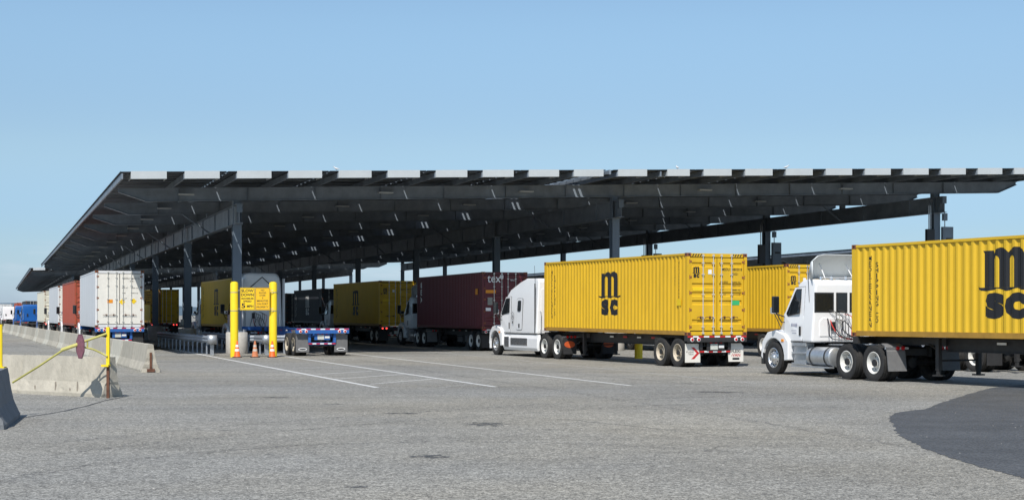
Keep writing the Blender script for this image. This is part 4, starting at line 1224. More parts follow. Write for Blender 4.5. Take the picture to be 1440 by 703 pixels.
    for k in range(npit+1):
        x = x0+k*pitch
        for off in ((0.0,) if k in (0, npit) else (0.0,)):
            mb = MB(); zt = zr(x)-0.075
            xx = x + (0.06 if k == 0 else (-0.06 if k == npit else 0.42))
            mb.box(xx-0.035, xx+0.035, yA+0.03, yB-0.03, zt-0.24, zt)
            obj('purlin', mb, M_STEEL, T)
    # cross rails under the panels
    if detail:
        mb = MB(); y = yA+0.6
        while y < yB:
            mb.add([(x0+0.02, y, zr(x0)-0.072), (x1-0.02, y, zr(x1)-0.072), (x1-0.02, y+0.05, zr(x1)-0.072), (x0+0.02, y+0.05, zr(x0)-0.072),
                    (x0+0.02, y, zr(x0)-0.042), (x1-0.02, y, zr(x1)-0.042), (x1-0.02, y+0.05, zr(x1)-0.042), (x0+0.02, y+0.05, zr(x0)-0.042)],
                   [(0, 3, 2, 1), (4, 5, 6, 7), (0, 1, 5, 4), (1, 2, 6, 5), (2, 3, 7, 6), (3, 0, 4, 7)]); y += 1.02
        obj('panel_rail', mb, M_STEEL, T)
    # panel strips, two modules wide, with narrow light gaps
    for k in range(0, npit, 2):
        a = x0+k*pitch + (0.0 if k == 0 else 0.035); b_ = x0+(k+2)*pitch - (0.0 if k+2 == npit else 0.035)
        if k == 10: a += 0.18
        if k == 8: b_ -= 0.18
        mb = MB(); y = yA
        mb.add([(a, yA, zr(a)-0.04), (b_, yA, zr(b_)-0.04), (b_, yB, zr(b_)-0.04), (a, yB, zr(a)-0.04), (a, yA, zr(a)), (b_, yA, zr(b_)), (b_, yB, zr(b_)), (a, yB, zr(a))],
               [(0, 3, 2, 1), (4, 5, 6, 7), (0, 1, 5, 4), (1, 2, 6, 5), (2, 3, 7, 6), (3, 0, 4, 7)])
        obj('roof_panel', mb, M_PANEL, T)
    xg = x0+10*pitch
    mb = MB(); mb.box(xg-0.02, xg+0.07, yA+0.02, yB-0.02, zr(xg)-0.22, zr(xg)-0.002); obj('gap_bar', mb, M_STEEL, T)
    mb = MB(); mb.box(xg-0.18, xg+0.18, yA+0.006, yA+2.2, zr(xg)-0.235, zr(xg)-0.225); obj('gap_cover', mb, M_PANEL, T)
    # fascia plates along the front (and back) edge
    for yy, sgn in ((yA, -1), (yB, 1)):
        for k in range(npit):
            a = x0+k*pitch+(0.42 if k == 0 else 0.52)*1.0; b_ = x0+(k+1)*pitch-0.21+0.0
            a = x0+k*pitch+0.42; b_ = a+1.52
            if k == 11 and sgn < 0: a += 0.32
            y0, y1 = sorted((yy+sgn*0.004, yy+sgn*0.05))
            za, zb = zr(a)+0.012, zr(b_)+0.012; h = 0.335
            def fas(a=a, b_=b_, y0=y0, y1=y1, za=za, zb=zb):
                mb = MB()
                mb.add([(a, y0, za-h), (b_, y0, zb-h), (b_, y1, zb-h), (a, y1, za-h), (a, y0, za), (b_, y0, zb), (b_, y1, zb), (a, y1, za)],
                       [(0, 3, 2, 1), (4, 5, 6, 7), (0, 1, 5, 4), (1, 2, 6, 5), (2, 3, 7, 6), (3, 0, 4, 7)])
                # side returns going back under the roof
                for q in (a, b_-0.02):
                    mb.box(q, q+0.02, y1 if sgn < 0 else y0-1.2, y1+1.2 if sgn < 0 else y0, zr(q)-h+0.02, zr(q)-0.08)
                return mb
            obj('fascia_plate', fas, M_FASCIA, T)
        mb = MB(); y0, y1 = sorted((yy-sgn*0.02, yy-sgn*0.07))
    # thin bright gutter along the low left edge
    mb = MB(); mb.box(x0-0.02, x0-0.004, yA, yB, zr(x0)-0.03, zr(x0)+0.012); obj('edge_trim', mb, M_PANEL, T)
    if lights:
        for k in range(nr):
            for xx in (-2.4, 7.2, 14.5, 24.5, 33.0):
                def lf(): 
                    mb = MB(); mb.box(-0.36, 0.36, -0.14, 0.14, -0.03, 0.03); return mb
                l = obj('light_fixture', lf, M_FASCIA, T, loc=(xx, k*TS/2-0.28, rb(xx)+0.30), key='lightfix')
    return T
canopy('solar_canopy', S0, T0, 6, 'large dark steel canopy in the centre, its white-grey fascia plates facing the yard', group='steel canopies over the truck lanes')
canopy('solar_canopy', S0-1.0, T0+142, 8, 'small distant steel canopy on the left, seen beyond the end of the large one', detail=False, lights=False, group='steel canopies over the truck lanes')
o3 = gpx(1203, 450); 
Yc = 137.0; Xc = at(1204, Yc); s3 = Xc*CA+Yc*SA+5.72; t3 = -Xc*SA+Yc*CA+4.9
canopy('solar_canopy', s3, t3, 6, 'low dark canopy edge far behind the yellow containers on the right', detail=False, lights=False, z0=-0.15, group='steel canopies over the truck lanes')

# electrical cabinets and conduits on the right-hand columns
for r in (0, 1, 2):
    p = lane(S0+2*BAY, T0+r*TS)
    words = ('nearest', 'second', 'third')[r]
    t = empty('electrical_cabinet', (p.x, p.y, 0), R(AZ), 'grey electrical cabinet on the %s column of the right column row' % words, 'electrical box', 'electrical cabinets on the right column row')
    for (x0, x1, z0, z1, m) in ((-0.80, -0.30, 5.3, 6.6, M_PLAST), (0.24, 0.92, 5.2, 6.75, M_CAB)):
        mb = MB(); mb.box(x0, x1, -0.42, -0.215, z0, z1); c = obj('cabinet_box', mb, m, t, bevel=0.012)
        mb = MB(); mb.box(x0+0.05, x1-0.05, -0.428, -0.421, z0+0.08, z1-0.08); obj('cabinet_door', mb, m, c)
    mb = MB(); mb.box(0.42, 0.82, -0.436, -0.429, 6.0, 6.12); obj('warning_label', mb, M_BLK, t)
    for x, z in ((-0.62, 7.9), (-0.5, 7.9), (0.42, 7.6)):
        mb = MB(); mb.tube([(x, -0.32, 6.5), (x, -0.32, z), (x*0.5, -0.1, z+0.4)], 0.03, 6); obj('conduit', mb, M_GAL, t)
    mb = MB(); mb.box(0.30, 0.55, -0.40, -0.22, 7.1, 7.5); obj('junction_box', mb, M_CAB, t)

# ------------------------------------------------------------------ concrete barriers
JP = [(-.305, 0), (-.305, .075), (-.18, .33), (-.085, .90), (.085, .90), (.18, .33), (.305, .075), (.305, 0)]
M_BARR = paint('barrier_concrete', (0.40, 0.37, 0.305), 0.9, var=0.16, scale=3.5, dirt=0.75, dirtcol=(0.15, 0.12, 0.09), rust=0.10, rustcol=(0.20, 0.15, 0.10), bump=0.6, stretch=(1, 1, 0.5))
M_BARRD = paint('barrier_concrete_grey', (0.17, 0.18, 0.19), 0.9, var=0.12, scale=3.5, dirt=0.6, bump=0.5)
def barrier_mesh(L, seed, chips=10):
    rnd = random.Random(seed)
    n = int(L/0.10); secs = []
    for i in range(n+1):
        y = L*i/n; sec = []
        edge = i in (0, n)
        P = []
        for j in range(len(JP)):
            a, b_ = JP[j], JP[(j+1) % len(JP)]
            m = 1 if j in (0, 3, 6, 7) else 4
            for q in range(m): P.append((a[0]+(b_[0]-a[0])*q/m, a[1]+(b_[1]-a[1])*q/m))
        for (x, z) in P:
            dx = rnd.gauss(0, 0.0022); dz = rnd.gauss(0, 0.0022) if z > 0.01 else 0
            if rnd.random() < 0.03 and 0 < z: k = 1-rnd.uniform(0.02, 0.09); x *= k; 
            if z > 0.85 and rnd.random() < 0.12: z -= rnd.uniform(0.005, 0.022)
            if edge: x *= rnd.uniform(0.93, 1.0); 
            sec.append((x+dx, y + (rnd.uniform(0, 0.03) if i == 0 else (rnd.uniform(-0.03, 0) if i == n else 0)), max(0, z+dz)))
        secs.append(sec)
    mb = MB(); mb.loft(secs); return mb.mesh('concrete_barrier')
BM = [barrier_mesh(3.66, 20+i) for i in range(4)]
BMATS = [M_BARR, paint('barrier_concrete_pale', (0.47, 0.45, 0.38), 0.9, var=0.12, scale=3.5, dirt=0.6, dirtcol=(0.15, 0.12, 0.09), bump=0.6, stretch=(1, 1, 0.5)),
         paint('barrier_concrete_brown', (0.36, 0.335, 0.275), 0.9, var=0.14, scale=3.0, dirt=0.8, dirtcol=(0.13, 0.10, 0.07), rust=0.2, rustcol=(0.16, 0.12, 0.08), bump=0.6, stretch=(1, 1, 0.5)), M_BARR]
for m, q in zip(BM, BMATS): m.materials.append(q)
def pin_key(parent, y, both=True, h=0.7):
    mb = MB(); mb.box(-0.035, 0.035, y-0.02, y+0.02, 0.12, 0.12+h-0.1); obj('steel_key', mb, M_RUST, parent)
# the long row beside the left lanes
path = [gpx(212, 523.5), gpx(165, 510), gpx(62, 482.5), gpx(24, 471.5), gpx(-2, 465.5)]
seg = [(path[i+1]-path[i]).length for i in range(len(path)-1)]
def along(d):
    for i, s_ in enumerate(seg):
        if d <= s_ or i == len(seg)-1: return path[i]+(path[i+1]-path[i])*(d/s_), (path[i+1]-path[i]).normalized()
        d -= s_
d = 0.0; i = 0
while d < sum(seg)+16 and i < 30:
    p, dr = along(d); q, _ = along(d+3.66); dr = (q-p).normalized()
    rz = math.atan2(-dr.x, dr.y)
    o = bpy.data.objects.new('concrete_barrier', BM[(0, 2, 1, 3, 0, 1, 2, 0, 3, 1)[i % 10]]); COL.objects.link(o)
    o.location = (p.x, p.y, 0); o.rotation_euler = (0, 0, rz + random.uniform(-.006, .006))
    tag(o, '%s concrete barrier from the near end of the long row beside the left trucks' % ORD[i] if i else 'nearest concrete barrier of the long row, rusty steel key in its end', 'barrier', 'concrete barriers of the long row')
    if i == 0:
        pin_key(o, -0.012, h=0.62)
        mb = MB(); mb.box(-0.12, 0.12, -0.05, 0.0, 0.02, 0.12); obj('steel_key', mb, M_RUST, o)
    d += 3.76; i += 1
def lone_barrier(end, dirv, L, label, mat, seed, chips=True):
    me = barrier_mesh(L, seed); me.materials.append(mat)
    o = bpy.data.objects.new('concrete_barrier', me); COL.objects.link(o)
    o.location = (end.x, end.y, 0); o.rotation_euler = (0, 0, math.atan2(-dirv.x, dirv.y))
    tag(o, label, 'barrier', 'concrete barriers around the gate')
    return o
e1 = Vector((-9.02, 33.72)); d1 = Vector((-.82, .57)).normalized()
b1 = lone_barrier(e1, d1, 3.05, 'beige concrete barrier under the yellow gate arm, chipped at both ends', M_BARR, 71)
M_SCAR = paint('spalled_concrete', (0.20, 0.175, 0.14), 0.95, var=0.3, scale=20)
for (y0, lean, hh) in ((0.85, 0.10, 0.22), (1.62, 0.09, 0.20), (2.35, 0.05, 0.10), (1.1, 0.03, 0.07)):
    def on(y, z):      # a point on the lower slope of the side facing the yard
        u = (z-0.075)/(0.33-0.075); return (-(0.305-0.125*u)-0.004, y, z+0.002)
    z0 = 0.11; P = [(y0, z0), (y0+0.035, z0+0.01), (y0+0.045+lean*0.5, z0+hh*0.5), (y0+0.05+lean, z0+hh*0.92), (y0+0.01+lean, z0+hh), (y0-0.01+lean*0.5, z0+hh*0.55)]
    mb = MB(); mb.add([on(-0+y, z) for y, z in P], [tuple(range(6))]); obj('scar', mb, M_SCAR, b1)
mb = MB()
for (yy, zz) in ((1.15, 0.30), (1.9, 0.30)): # lifting slots, recessed-looking scars in the lower slope
    pass
e2 = e1+d1*3.16+Vector((0.05, 0.12)); d2 = Vector((-.90, .43)).normalized()
b2 = lone_barrier(e2, d2, 3.05, 'beige concrete barrier at the left edge, behind the lower end of the gate arm', M_BARR, 72)
e3 = Vector((-9.20, 27.0)); d3 = Vector((.235, -.972)).normalized()
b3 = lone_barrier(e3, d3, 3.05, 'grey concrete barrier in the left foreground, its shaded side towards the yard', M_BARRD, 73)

# broken yellow swing gate on the barriers
pX, pY = at(152, 33.25), 33.25
g = empty('swing_gate', (pX, pY, 0), 0, 'broken yellow pipe gate leaning from a post at the end of the beige barrier', 'gate')
mb = MB(); mb.box(-0.036, 0.036, -0.036, 0.036, 0.72, 1.58); obj('post', mb, M_YPOST, g, bevel=0.006)
mb = MB(); mb.box(-0.03, 0.03, -0.03, 0.03, 0.0, 0.72); obj('post_foot', mb, M_RUST, g)
mb = MB(); mb.box(-0.13, 0.03, -0.10, 0.10, 0.70, 0.745); obj('bracket', mb, M_YPOST, g)
def gp(px, py, Y): return (at(px, Y)-pX, Y-pY, EYE-(py-HOR)*Y/F)
mb = MB(); mb.tube([gp(150, 469, 33.2), gp(87, 491, 33.0)], 0.028, 10); obj('upper_arm', mb, M_YFADE, g)
mb = MB(); mb.tube([gp(118, 481.5, 33.1), gp(86, 492.5, 32.98)], 0.036, 10); obj('arm_sleeve', mb, M_YFADE, g)
mb = MB(); mb.tube([gp(87, 493, 33.0), gp(55, 514.5, 33.2), gp(18, 537.5, 33.9)], 0.023, 10); obj('lower_arm', mb, M_YFADE, g)
mb = MB(); mb.tube([gp(118, 488, 33.1), gp(131, 491, 33.15), gp(142, 496, 33.2), gp(151, 501, 33.2)], 0.02, 8); obj('curved_brace', mb, M_YFADE, g)
mb = MB(); mb.tube([gp(123, 480, 33.12), gp(123, 488, 33.12)], 0.018, 6); obj('link_bar', mb, M_YFADE, g)
c = Vector(gp(113, 487, 32.9))
Mx = Matrix.Translation(c) @ Matrix.Rotation(R(-55), 4, 'Z')
mb = MB(); mb.prism([(0.29*math.cos(R(22.5+45*k)), 0.29*math.sin(R(22.5+45*k))) for k in range(8)], 'y', -0.006, 0.006, Mx); sg = obj('stop_sign', mb, M_SIGNR, g)
mb = MB(); mb.prism([(0.26*math.cos(R(22.5+45*k)), 0.26*math.sin(R(22.5+45*k))) for k in range(8)], 'y', -0.0085, -0.0065, Mx); obj('sign_face', mb, paint('sign_face_faded', (0.22, 0.08, 0.11), 0.6, var=0.4, scale=18, dirt=0.5, dirtcol=(0.4, 0.35, 0.4)), sg)
# second post at the very left
q = Vector((at(1.2, 26.8), 26.8))
pz = empty('gate_post', (q.x, q.y, 0), 0, 'yellow steel post at the left edge, on the end of the grey barrier', 'post')
mb = MB(); mb.tube([(0, 0, 0.88), (0, 0, EYE-(456-HOR)*26.8/F)], 0.03, 10); obj('pipe', mb, M_YPOST, pz)
mb = MB(); mb.box(-0.08, 0.08, -0.08, 0.08, 0.895, 0.925); obj('foot_plate', mb, M_YPOST, pz)

# ------------------------------------------------------------------ bollards, warning sign, cones
def bollard(px, Y, h, r, label, bands=True, group='yellow bollards'):
    t = empty('bollard', (at(px, Y), Y, 0), 0, label, 'bollard', group)
    mb = MB(); mb.lathe([(r, 0), (r, h-0.06), (r*0.93, h-0.02), (r*0.6, h+0.02), (0, h+0.035)], 32, 'z'); obj('post', mb, M_YPOST, t, smooth=True)
    if bands:
        for z in (h-0.44, h-1.24):
            mb = MB(); mb.lathe([(r+0.002, z-0.015), (r+0.007, z-0.015), (r+0.007, z+0.015), (r+0.002, z+0.015)], 32, 'z', close=True); obj('steel_band', mb, M_GAL, t)
    return t
YB = EYE*F/60.0
bollard(329.4, YB, 3.26, 0.172, 'tall yellow bollard left of the slow down sign, orange cone at its foot')
bollard(384.0, YB+0.3, 3.26, 0.172, 'tall yellow bollard right of the slow down sign')
bollard(898, 63.0, 1.05, 0.17, 'short yellow bollard seen under the chassis of the middle yellow container', bands=False)

def warn_sign(cx, Y, z0, W, H, label, my, rz=0.0):
    t = empty('warning_sign', (cx, Y, z0), rz, label, 'sign', 'yellow two-panel speed signs')
    for k, sx in enumerate((-1, 1)):
        a, b_ = (-W/2, -0.008) if sx < 0 else (0.008, W/2)
        mb = MB(); mb.box(a, b_, -0.006, 0.006, 0, H); pn = obj('sign_panel', mb, my if k == 0 else (my if my is not M_SIGNY else M_SIGNY2), t)
        bd = MB(); e = 0.02
        for (p, q, r_, s_) in ((a+e, b_-e, e, e+0.012), (a+e, b_-e, H-e-0.012, H-e), (a+e, a+e+0.012, e+0.013, H-e-0.013), (b_-e-0.012, b_-e, e+0.013, H-e-0.013)):
            bd.box(p, q, -0.0095, -0.007, r_, s_)
        obj('panel_border', bd, M_BLK, pn)
        wdt = b_-a; cxp = (a+b_)/2
        if k == 0: rows = [('SLOW', .80, .93, .84), ('DOWN', .62, .75, .84), ('MAXIMUM', .48, .56, .80), ('SPEED', .355, .435, .56), ('5', .09, .31, None), ('MPH', .12, .23, None)]
        else: rows = [('NO', .85, .93, .24), ('IDLING', .735, .81, .48), ('OVER', .62, .695, .42), ('3', .505, .58, .08), ('MINUTES', .375, .455, .74), ('ON PORT', .24, .32, .74), ('PROPERTY', .10, .18, .80)]
        bm = bmesh.new()
        for (tx, za, zb, f) in rows:
            b2_ = text_bm(tx, bold=0.03 if k == 0 else 0.018)
            if tx == '5': x0, x1 = cxp-wdt*0.40, cxp-wdt*0.14
            elif tx == 'MPH': x0, x1 = cxp-wdt*0.04, cxp+wdt*0.40
            else: x0, x1 = cxp-wdt*f/2, cxp+wdt*f/2
            fit(b2_, x0, x1, za*H, zb*H); join_bm(bm, b2_)
        obj('lettering', finish(bm, 'lettering', lambda x, z: (x, -0.0085, z)), M_BLK, pn)
    for sx in (-1, 1):
        for z in (0.08*H, 0.90*H):
            mb = MB(); a = sx*W/2; mb.tube([(a, 0.01, z), (a+sx*0.05, 0.02, z-0.03), (a+sx*0.13, 0.06, z)], 0.014, 6); mb.box(min(a, a-sx*0.10), max(a, a-sx*0.10), 0.007, 0.02, z-0.02, z+0.02)
            obj('bracket', mb, M_GAL, t)
    return t
M_SIGNY2 = paint('sign_yellow_faded', (0.80, 0.46, 0.01), 0.4, var=0.04, scale=4)
xm = at((337.7+379.8)/2, YB); 
warn_sign(xm, YB-0.02, EYE+(HOR-436)*YB/F, 42.1*YB/F, 31.5*YB/F, 'yellow slow down and no idling sign held between the two tall bollards', M_SIGNY)
Ys = 111.5
ws2 = warn_sign(at(213, Ys), Ys, EYE+(HOR-428.4)*Ys/F, 22*Ys/F, 20*Ys/F, 'worn orange two-panel sign on posts in the shade, beside the white container doors', M_SIGNO)
for sx in (-1, 1):
    mb = MB(); mb.tube([(sx*0.62, 0.05, -EYE-(HOR-428.4)*Ys/F), (sx*0.62, 0.05, 1.1)], 0.05, 8); obj('post', mb, M_RUST, ws2)
for nm, px, dirty in (('clean orange traffic cone at the foot of the left tall bollard', 333.5, 0), ('grimy faded traffic cone standing between the two tall bollards', 358.6, 1), ('clean orange traffic cone at the foot of the right tall bollard', 382.9, 0)):
    Y = YB-0.42
    t = empty('traffic_cone', (at(px, Y), Y, 0), random.random(), nm, 'cone', 'traffic cones')
    P = [(-.19, -.15), (-.15, -.19), (.15, -.19), (.19, -.15), (.19, .15), (.15, .19), (-.15, .19), (-.19, .15)]
    mb = MB(); mb.prism(P, 'z', 0, 0.035); obj('base', mb, M_RUBBER, t)
    mb = MB(); mb.lathe([(0.15, 0.035), (0.137, 0.06), (0.032, 0.70), (0.026, 0.715), (0.018, 0.70), (0.10, 0.1)], 24, 'z'); obj('cone_body', mb, M_ORNGW if dirty else M_ORNG, t, smooth=True)
    for z0, z1 in ((0.27, 0.37), (0.45, 0.55)):
        rr = lambda z: 0.137+(0.032-0.137)*(z-0.06)/0.64+0.003
        mb = MB(); mb.lathe([(rr(z0), z0), (rr(z1), z1)], 24, 'z'); obj('reflective_collar', mb, M_REFLD if dirty else M_REFL, t, smooth=True)

# ------------------------------------------------------------------ guard rails
def wbeam(p, q, z=0.55, mat=M_RAIL):
    pr = [(0.0, 0.0), (0.03, 0.02), (0.08, 0.075), (0.08, 0.105), (0.03, 0.15), (0.03, 0.17), (0.08, 0.215), (0.08, 0.245), (0.03, 0.30), (0.0, 0.32)]
    L = (q-p).length; mb = MB()
    vs = []
    for y in (0, L):
        vs += [(-x, y, z+h) for x, h in pr]
    n = len(pr)
    mb.add(vs, [(i, i+1, n+i+1, n+i) for i in range(n-1)])
    vs2 = []
    for y in (0, L):
        vs2 += [(-x+0.006, y, z+h) for x, h in pr]
    mb.add(vs2, [(i, i+1, n+i+1, n+i) for i in range(n-1)])
    return mb
def guardrail(p, q, label, step=1.42, mat=M_RAIL, terminal=True):
    d = q-p; rz = math.atan2(-d.x, d.y)
    t = empty('guardrail', (p.x, p.y, 0), rz, label, 'guardrail', 'steel guard rails around the columns')
    obj('rail_beam', wbeam(p, q), mat, t)
    k = 0.25
    while k < d.length:
        mb = MB(); mb.box(0.02, 0.04, k-0.06, k+0.06, 0.0, 0.86); mb.box(0.005, 0.055, k-0.072, k-0.0605, 0, 0.86); mb.box(0.005, 0.055, k+0.0605, k+0.072, 0, 0.86)
        mb.box(0.0555, 0.12, k-0.05, k+0.05, 0.5, 0.90)
        obj('rail_post', mb, mat, t); k += step
    if terminal:
        mb = MB(); P = [(0.22*math.cos(a)-0.0, -0.10+0.16*math.sin(a)) for a in [PI+k*PI/8 for k in range(9)]]
        secs = MB()
        vs = [(x, y, 0.50) for x, y in P]+[(x, y, 0.92) for x, y in P]; n = len(P)
        mb.add(vs, [(i, i+1, n+i+1, n+i) for i in range(n-1)])
        e = obj('end_terminal', mb, M_GAL, t, smooth=True); md = e.modifiers.new('thickness', 'SOLIDIFY'); md.thickness = 0.012
        mb = MB(); mb.box(-0.08, 0.08, -0.06, 0.02, 0, 0.5); obj('end_post', mb, M_GAL, t)
    return t
guardrail(gpx(298, 499.2), gpx(222, 487.5), 'steel guard rail on the left of the column row, rounded end terminal in the sun')
guardrail(gpx(375, 499.0), gpx(285, 488.0), 'steel guard rail behind the cones, on the right of the column row', terminal=True)
a_, b_ = gpx(402, 498.0), gpx(345, 498.0)
guardrail(Vector((a_.x, a_.y+1.3)), Vector((b_.x, b_.y+1.3)), 'short cross guard rail between the concrete pedestal and the right tall bollard', step=0.9, terminal=False)

# ================================================================== trucks
def place(corner, az, deck):
    """rear left corner (x, y) -> origin of trailer and container"""
    w = Vector((math.cos(R(az)), math.sin(R(az))))
    c = corner + w*(CW/2)
    return (c.x, c.y, deck)
def fwd(az, k): return Vector((-math.sin(R(az)), math.cos(R(az))))*k

def combo(corner, az, H, mats, clabel, chlabel, tr=None, marks=(), kind='dry', deck=1.12, chkw=None, pitch=0, rail=None, L=CL):
    corner = Vector(corner); o = place(corner, az, deck)
    if H: container(o, az, H, mats, clabel, kind=kind, marks=marks, pitch=pitch, rail=rail)
    ck = dict(chkw or {}); chassis((o[0], o[1], 0), az, chlabel, deck=deck, **ck)
    if tr:
        taz = tr.pop('az', az); k = tr.pop('k', 11.45); off = tr.pop('off', 0.0)
        p = Vector(o[:2])+fwd(az, k)+Vector((math.cos(R(az)), math.sin(R(az))))*off
        tractor((p.x, p.y, 0), taz, **tr)

door_marks = lambda H: [('logo_door', M_BLK), ('hicube',),
    ('door_text', M_BLK, [('MSDU 208030 8', 0.20, 1.02, H*0.79, H*0.822), ('45G1', 0.60, 0.86, H*0.735, H*0.765), ('MAX GROSS', 0.14, 0.44, H*0.64, H*0.662), ('TARE', 0.14, 0.30, H*0.585, H*0.605), ('NET', 0.14, 0.28, H*0.545, H*0.565), ('CU CAP', 0.14, 0.36, H*0.49, H*0.51),
      ('32500 KG', 0.62, 0.96, H*0.64, H*0.66), ('3820 KG', 0.62, 0.96, H*0.60, H*0.62), ('28680 KG', 0.62, 0.96, H*0.545, H*0.565), ('76.4 CUM', 0.62, 0.96, H*0.49, H*0.51)]),
    ('sticker', M_REFL, -0.36, -0.22, H*0.745, H*0.80), ('sticker', M_STKY, -0.98, -0.50, H*0.545, H*0.585), 
    ('sticker', M_GREEN, 0.58, 0.92, H*0.37, H*0.425)]
side_marks = [('side_sticker', M_STKY, 0.45, 0.75, 1.05, 1.28)]
# A: middle yellow container
azA = 23.0
combo((6.13, 52.3), azA, 2.896, (M_YEL, M_YEL), 'yellow high container in the middle of the yard, doors with four rods facing right',
      'black chassis with white mud flaps under the middle yellow container',
      tr=dict(az=22.6, kind='sleeper', paintm=M_TWHT, label='white sleeper truck pulling the middle yellow container', wb=6.3, fairing=None, mud='orange', off=-0.02, k=11.5, fr_rim=M_RIMA),
      marks=[('logo_side', M_BLK)]+door_marks(2.896)+side_marks, deck=1.12, pitch=0.25, rail=None)
# B: right yellow container, standard height
azB = 27.6
fB = Vector((9.67, 42.5)); rB = fB - fwd(azB, CL)
combo(rB, azB, 2.591, (M_YEL2, M_YEL2), 'yellow container at the right edge with a large black logo and upright lettering',
      'black chassis carrying the right-hand yellow container, landing legs up',
      tr=dict(az=21.5, kind='day', paintm=M_TWHT, label='white day cab truck on the right with an open roof deflector', wb=4.7, fairing='open', mud='arch', off=0.0, k=11.75, fr_rim=M_RIMA, rim=M_RIMW),
      marks=[('logo_side', M_BLK)], deck=1.24, rail=M_YEL2, chkw=dict(flaps='plain'))
# C: yellow container behind, between A and B
combo((at(1105, 63.5), 63.5), 20.0, 2.896, (M_YEL, M_YEL), 'yellow container partly hidden behind the middle one and the day cab truck',
      'black chassis of the partly hidden yellow container behind the day cab',
      tr=dict(kind='day', paintm=M_TWHT, label='white truck hidden behind the middle yellow container', wb=4.7, fairing=None, detail=1, k=11.4),
      marks=door_marks(2.896), deck=1.10, rail=M_YEL, chkw=dict(flaps='plain', rimm=M_RIMW))
# D: maroon container
combo((-1.51, 75.6), 19.3, 2.896, (M_MAR, M_MAR), 'maroon container with white tex lettering on its doors',
      'black chassis under the maroon container, white wheel rims in the shade',
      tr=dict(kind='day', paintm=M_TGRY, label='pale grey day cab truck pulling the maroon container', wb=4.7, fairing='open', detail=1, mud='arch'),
      marks=[('hicube',), ('door_text', M_WLET, [('tex', -0.93, -0.22, 2.36, 2.70), ('TEXU 5', 0.28, 0.62, 2.44, 2.53)]), ('sticker', M_STKO, -1.02, -0.48, 1.82, 1.98), ('sticker', M_STKG, -0.92, -0.66, 1.22, 1.60), ('sticker', M_REFL, -1.02, -0.75, 0.92, 1.08), ('sticker', M_REFL, -0.25, -0.08, 2.56, 2.74),
             ('side_text', M_WLET, 'tex', 11.35, 2.60, 0.42, 0.30), ('side_sticker', M_STKO, 0.75, 1.15, 1.75, 2.05)],
      deck=1.12, chkw=dict(flaps='plain', rimm=M_RIMW))
# E: yellow container in the shade
combo((-8.43, 95.0), 20.6, 2.896, (M_YEL, M_YEL), 'shaded yellow container beyond the pale grey day cab, logo on its side',
      'chassis with lit red tail lamps under the shaded yellow container',
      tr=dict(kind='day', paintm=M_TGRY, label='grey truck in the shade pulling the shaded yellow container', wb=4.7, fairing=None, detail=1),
      marks=[('logo_side', M_BLK)]+door_marks(2.896), deck=1.12, rail=M_YEL, chkw=dict(flaps='plain', lit=True, rimm=M_RIMW))
# F: dark container further on
combo((at(452, 124), 124), 19.0, 2.896, (M_DRK, M_DRK), 'nearly black container in the far shade behind the blue empty chassis',
      'chassis under the nearly black container in the far shade',
      marks=[('logo_side', M_WLET)], deck=1.12, chkw=dict(flaps='plain'))
combo((at(402, 152), 152), 19.0, 2.896, (M_DRK, M_DRK), 'farthest dark container seen under the canopy roof', 'chassis under the farthest dark container below the canopy', deck=1.12, chkw=dict(flaps='plain'))
for j, (ss, tt, m, cw_) in enumerate(((42.0, 79, M_DRK, 'dark'), (42.0, 99, M_MAR, 'maroon'), (42.3, 119, M_DRK, 'nearly black'), (51.5, 84, M_MAR, 'dull maroon'), (51.5, 104, M_DRK, 'dull dark'))):  # containers added in the right lanes to block side light under the roof
    p = lane(ss, tt)
    combo((p.x, p.y), 19.2, 2.896, (m, m), '%s container added to block light, mostly hidden behind the middle yellow one, %s in the right lanes' % (cw_, ORD[j]), 'chassis of the added %s container in the right lanes under the canopy' % cw_, deck=1.12, chkw=dict(flaps='plain'), marks=[])
# G: yellow container behind the guard rail
combo((-16.3, 87.2), 20.4, 2.896, (M_YEL, M_YEL), 'shaded yellow container left of the tall bollards, behind the guard rail',
      'chassis under the shaded yellow container behind the guard rail',
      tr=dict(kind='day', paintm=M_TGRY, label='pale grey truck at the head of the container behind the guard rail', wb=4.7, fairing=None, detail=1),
      marks=[('logo_side', M_BLK)]+door_marks(2.896), deck=1.10, rail=M_YEL, chkw=dict(flaps='plain', rimm=M_RIMW))
# K
combo((at(211, 128), 128), 19.0, 2.896, (M_YEL, M_YEL), 'shaded yellow container doors behind the worn orange sign',
      'chassis with lit lamps under the container behind the worn orange sign', marks=[('hicube',)], deck=1.12, chkw=dict(flaps='plain', lit=True))
# H: blue empty chassis with a high-roof sleeper
azH = 21.6
cH = Vector((at(416.5, 66.6), 66.6)); oH = place(cH, azH, 0)
ch = chassis((oH[0], oH[1], 0), azH, 'empty blue chassis with red and white tape and grey mud flaps behind the cones', col=M_BLUE, flaps='grey', deck=1.24, rimm=M_RIMR, bogie=(0.75, 2.0))
pH = Vector(oH[:2])+fwd(azH, 11.1)
tractor((pH.x, pH.y, 0), azH, 'sleeper', M_TWHT, 'pale high-roof sleeper truck pulling the empty blue chassis, seen from behind', wb=6.0, fairing='arch', roofh=4.05, detail=2, mud='plain')
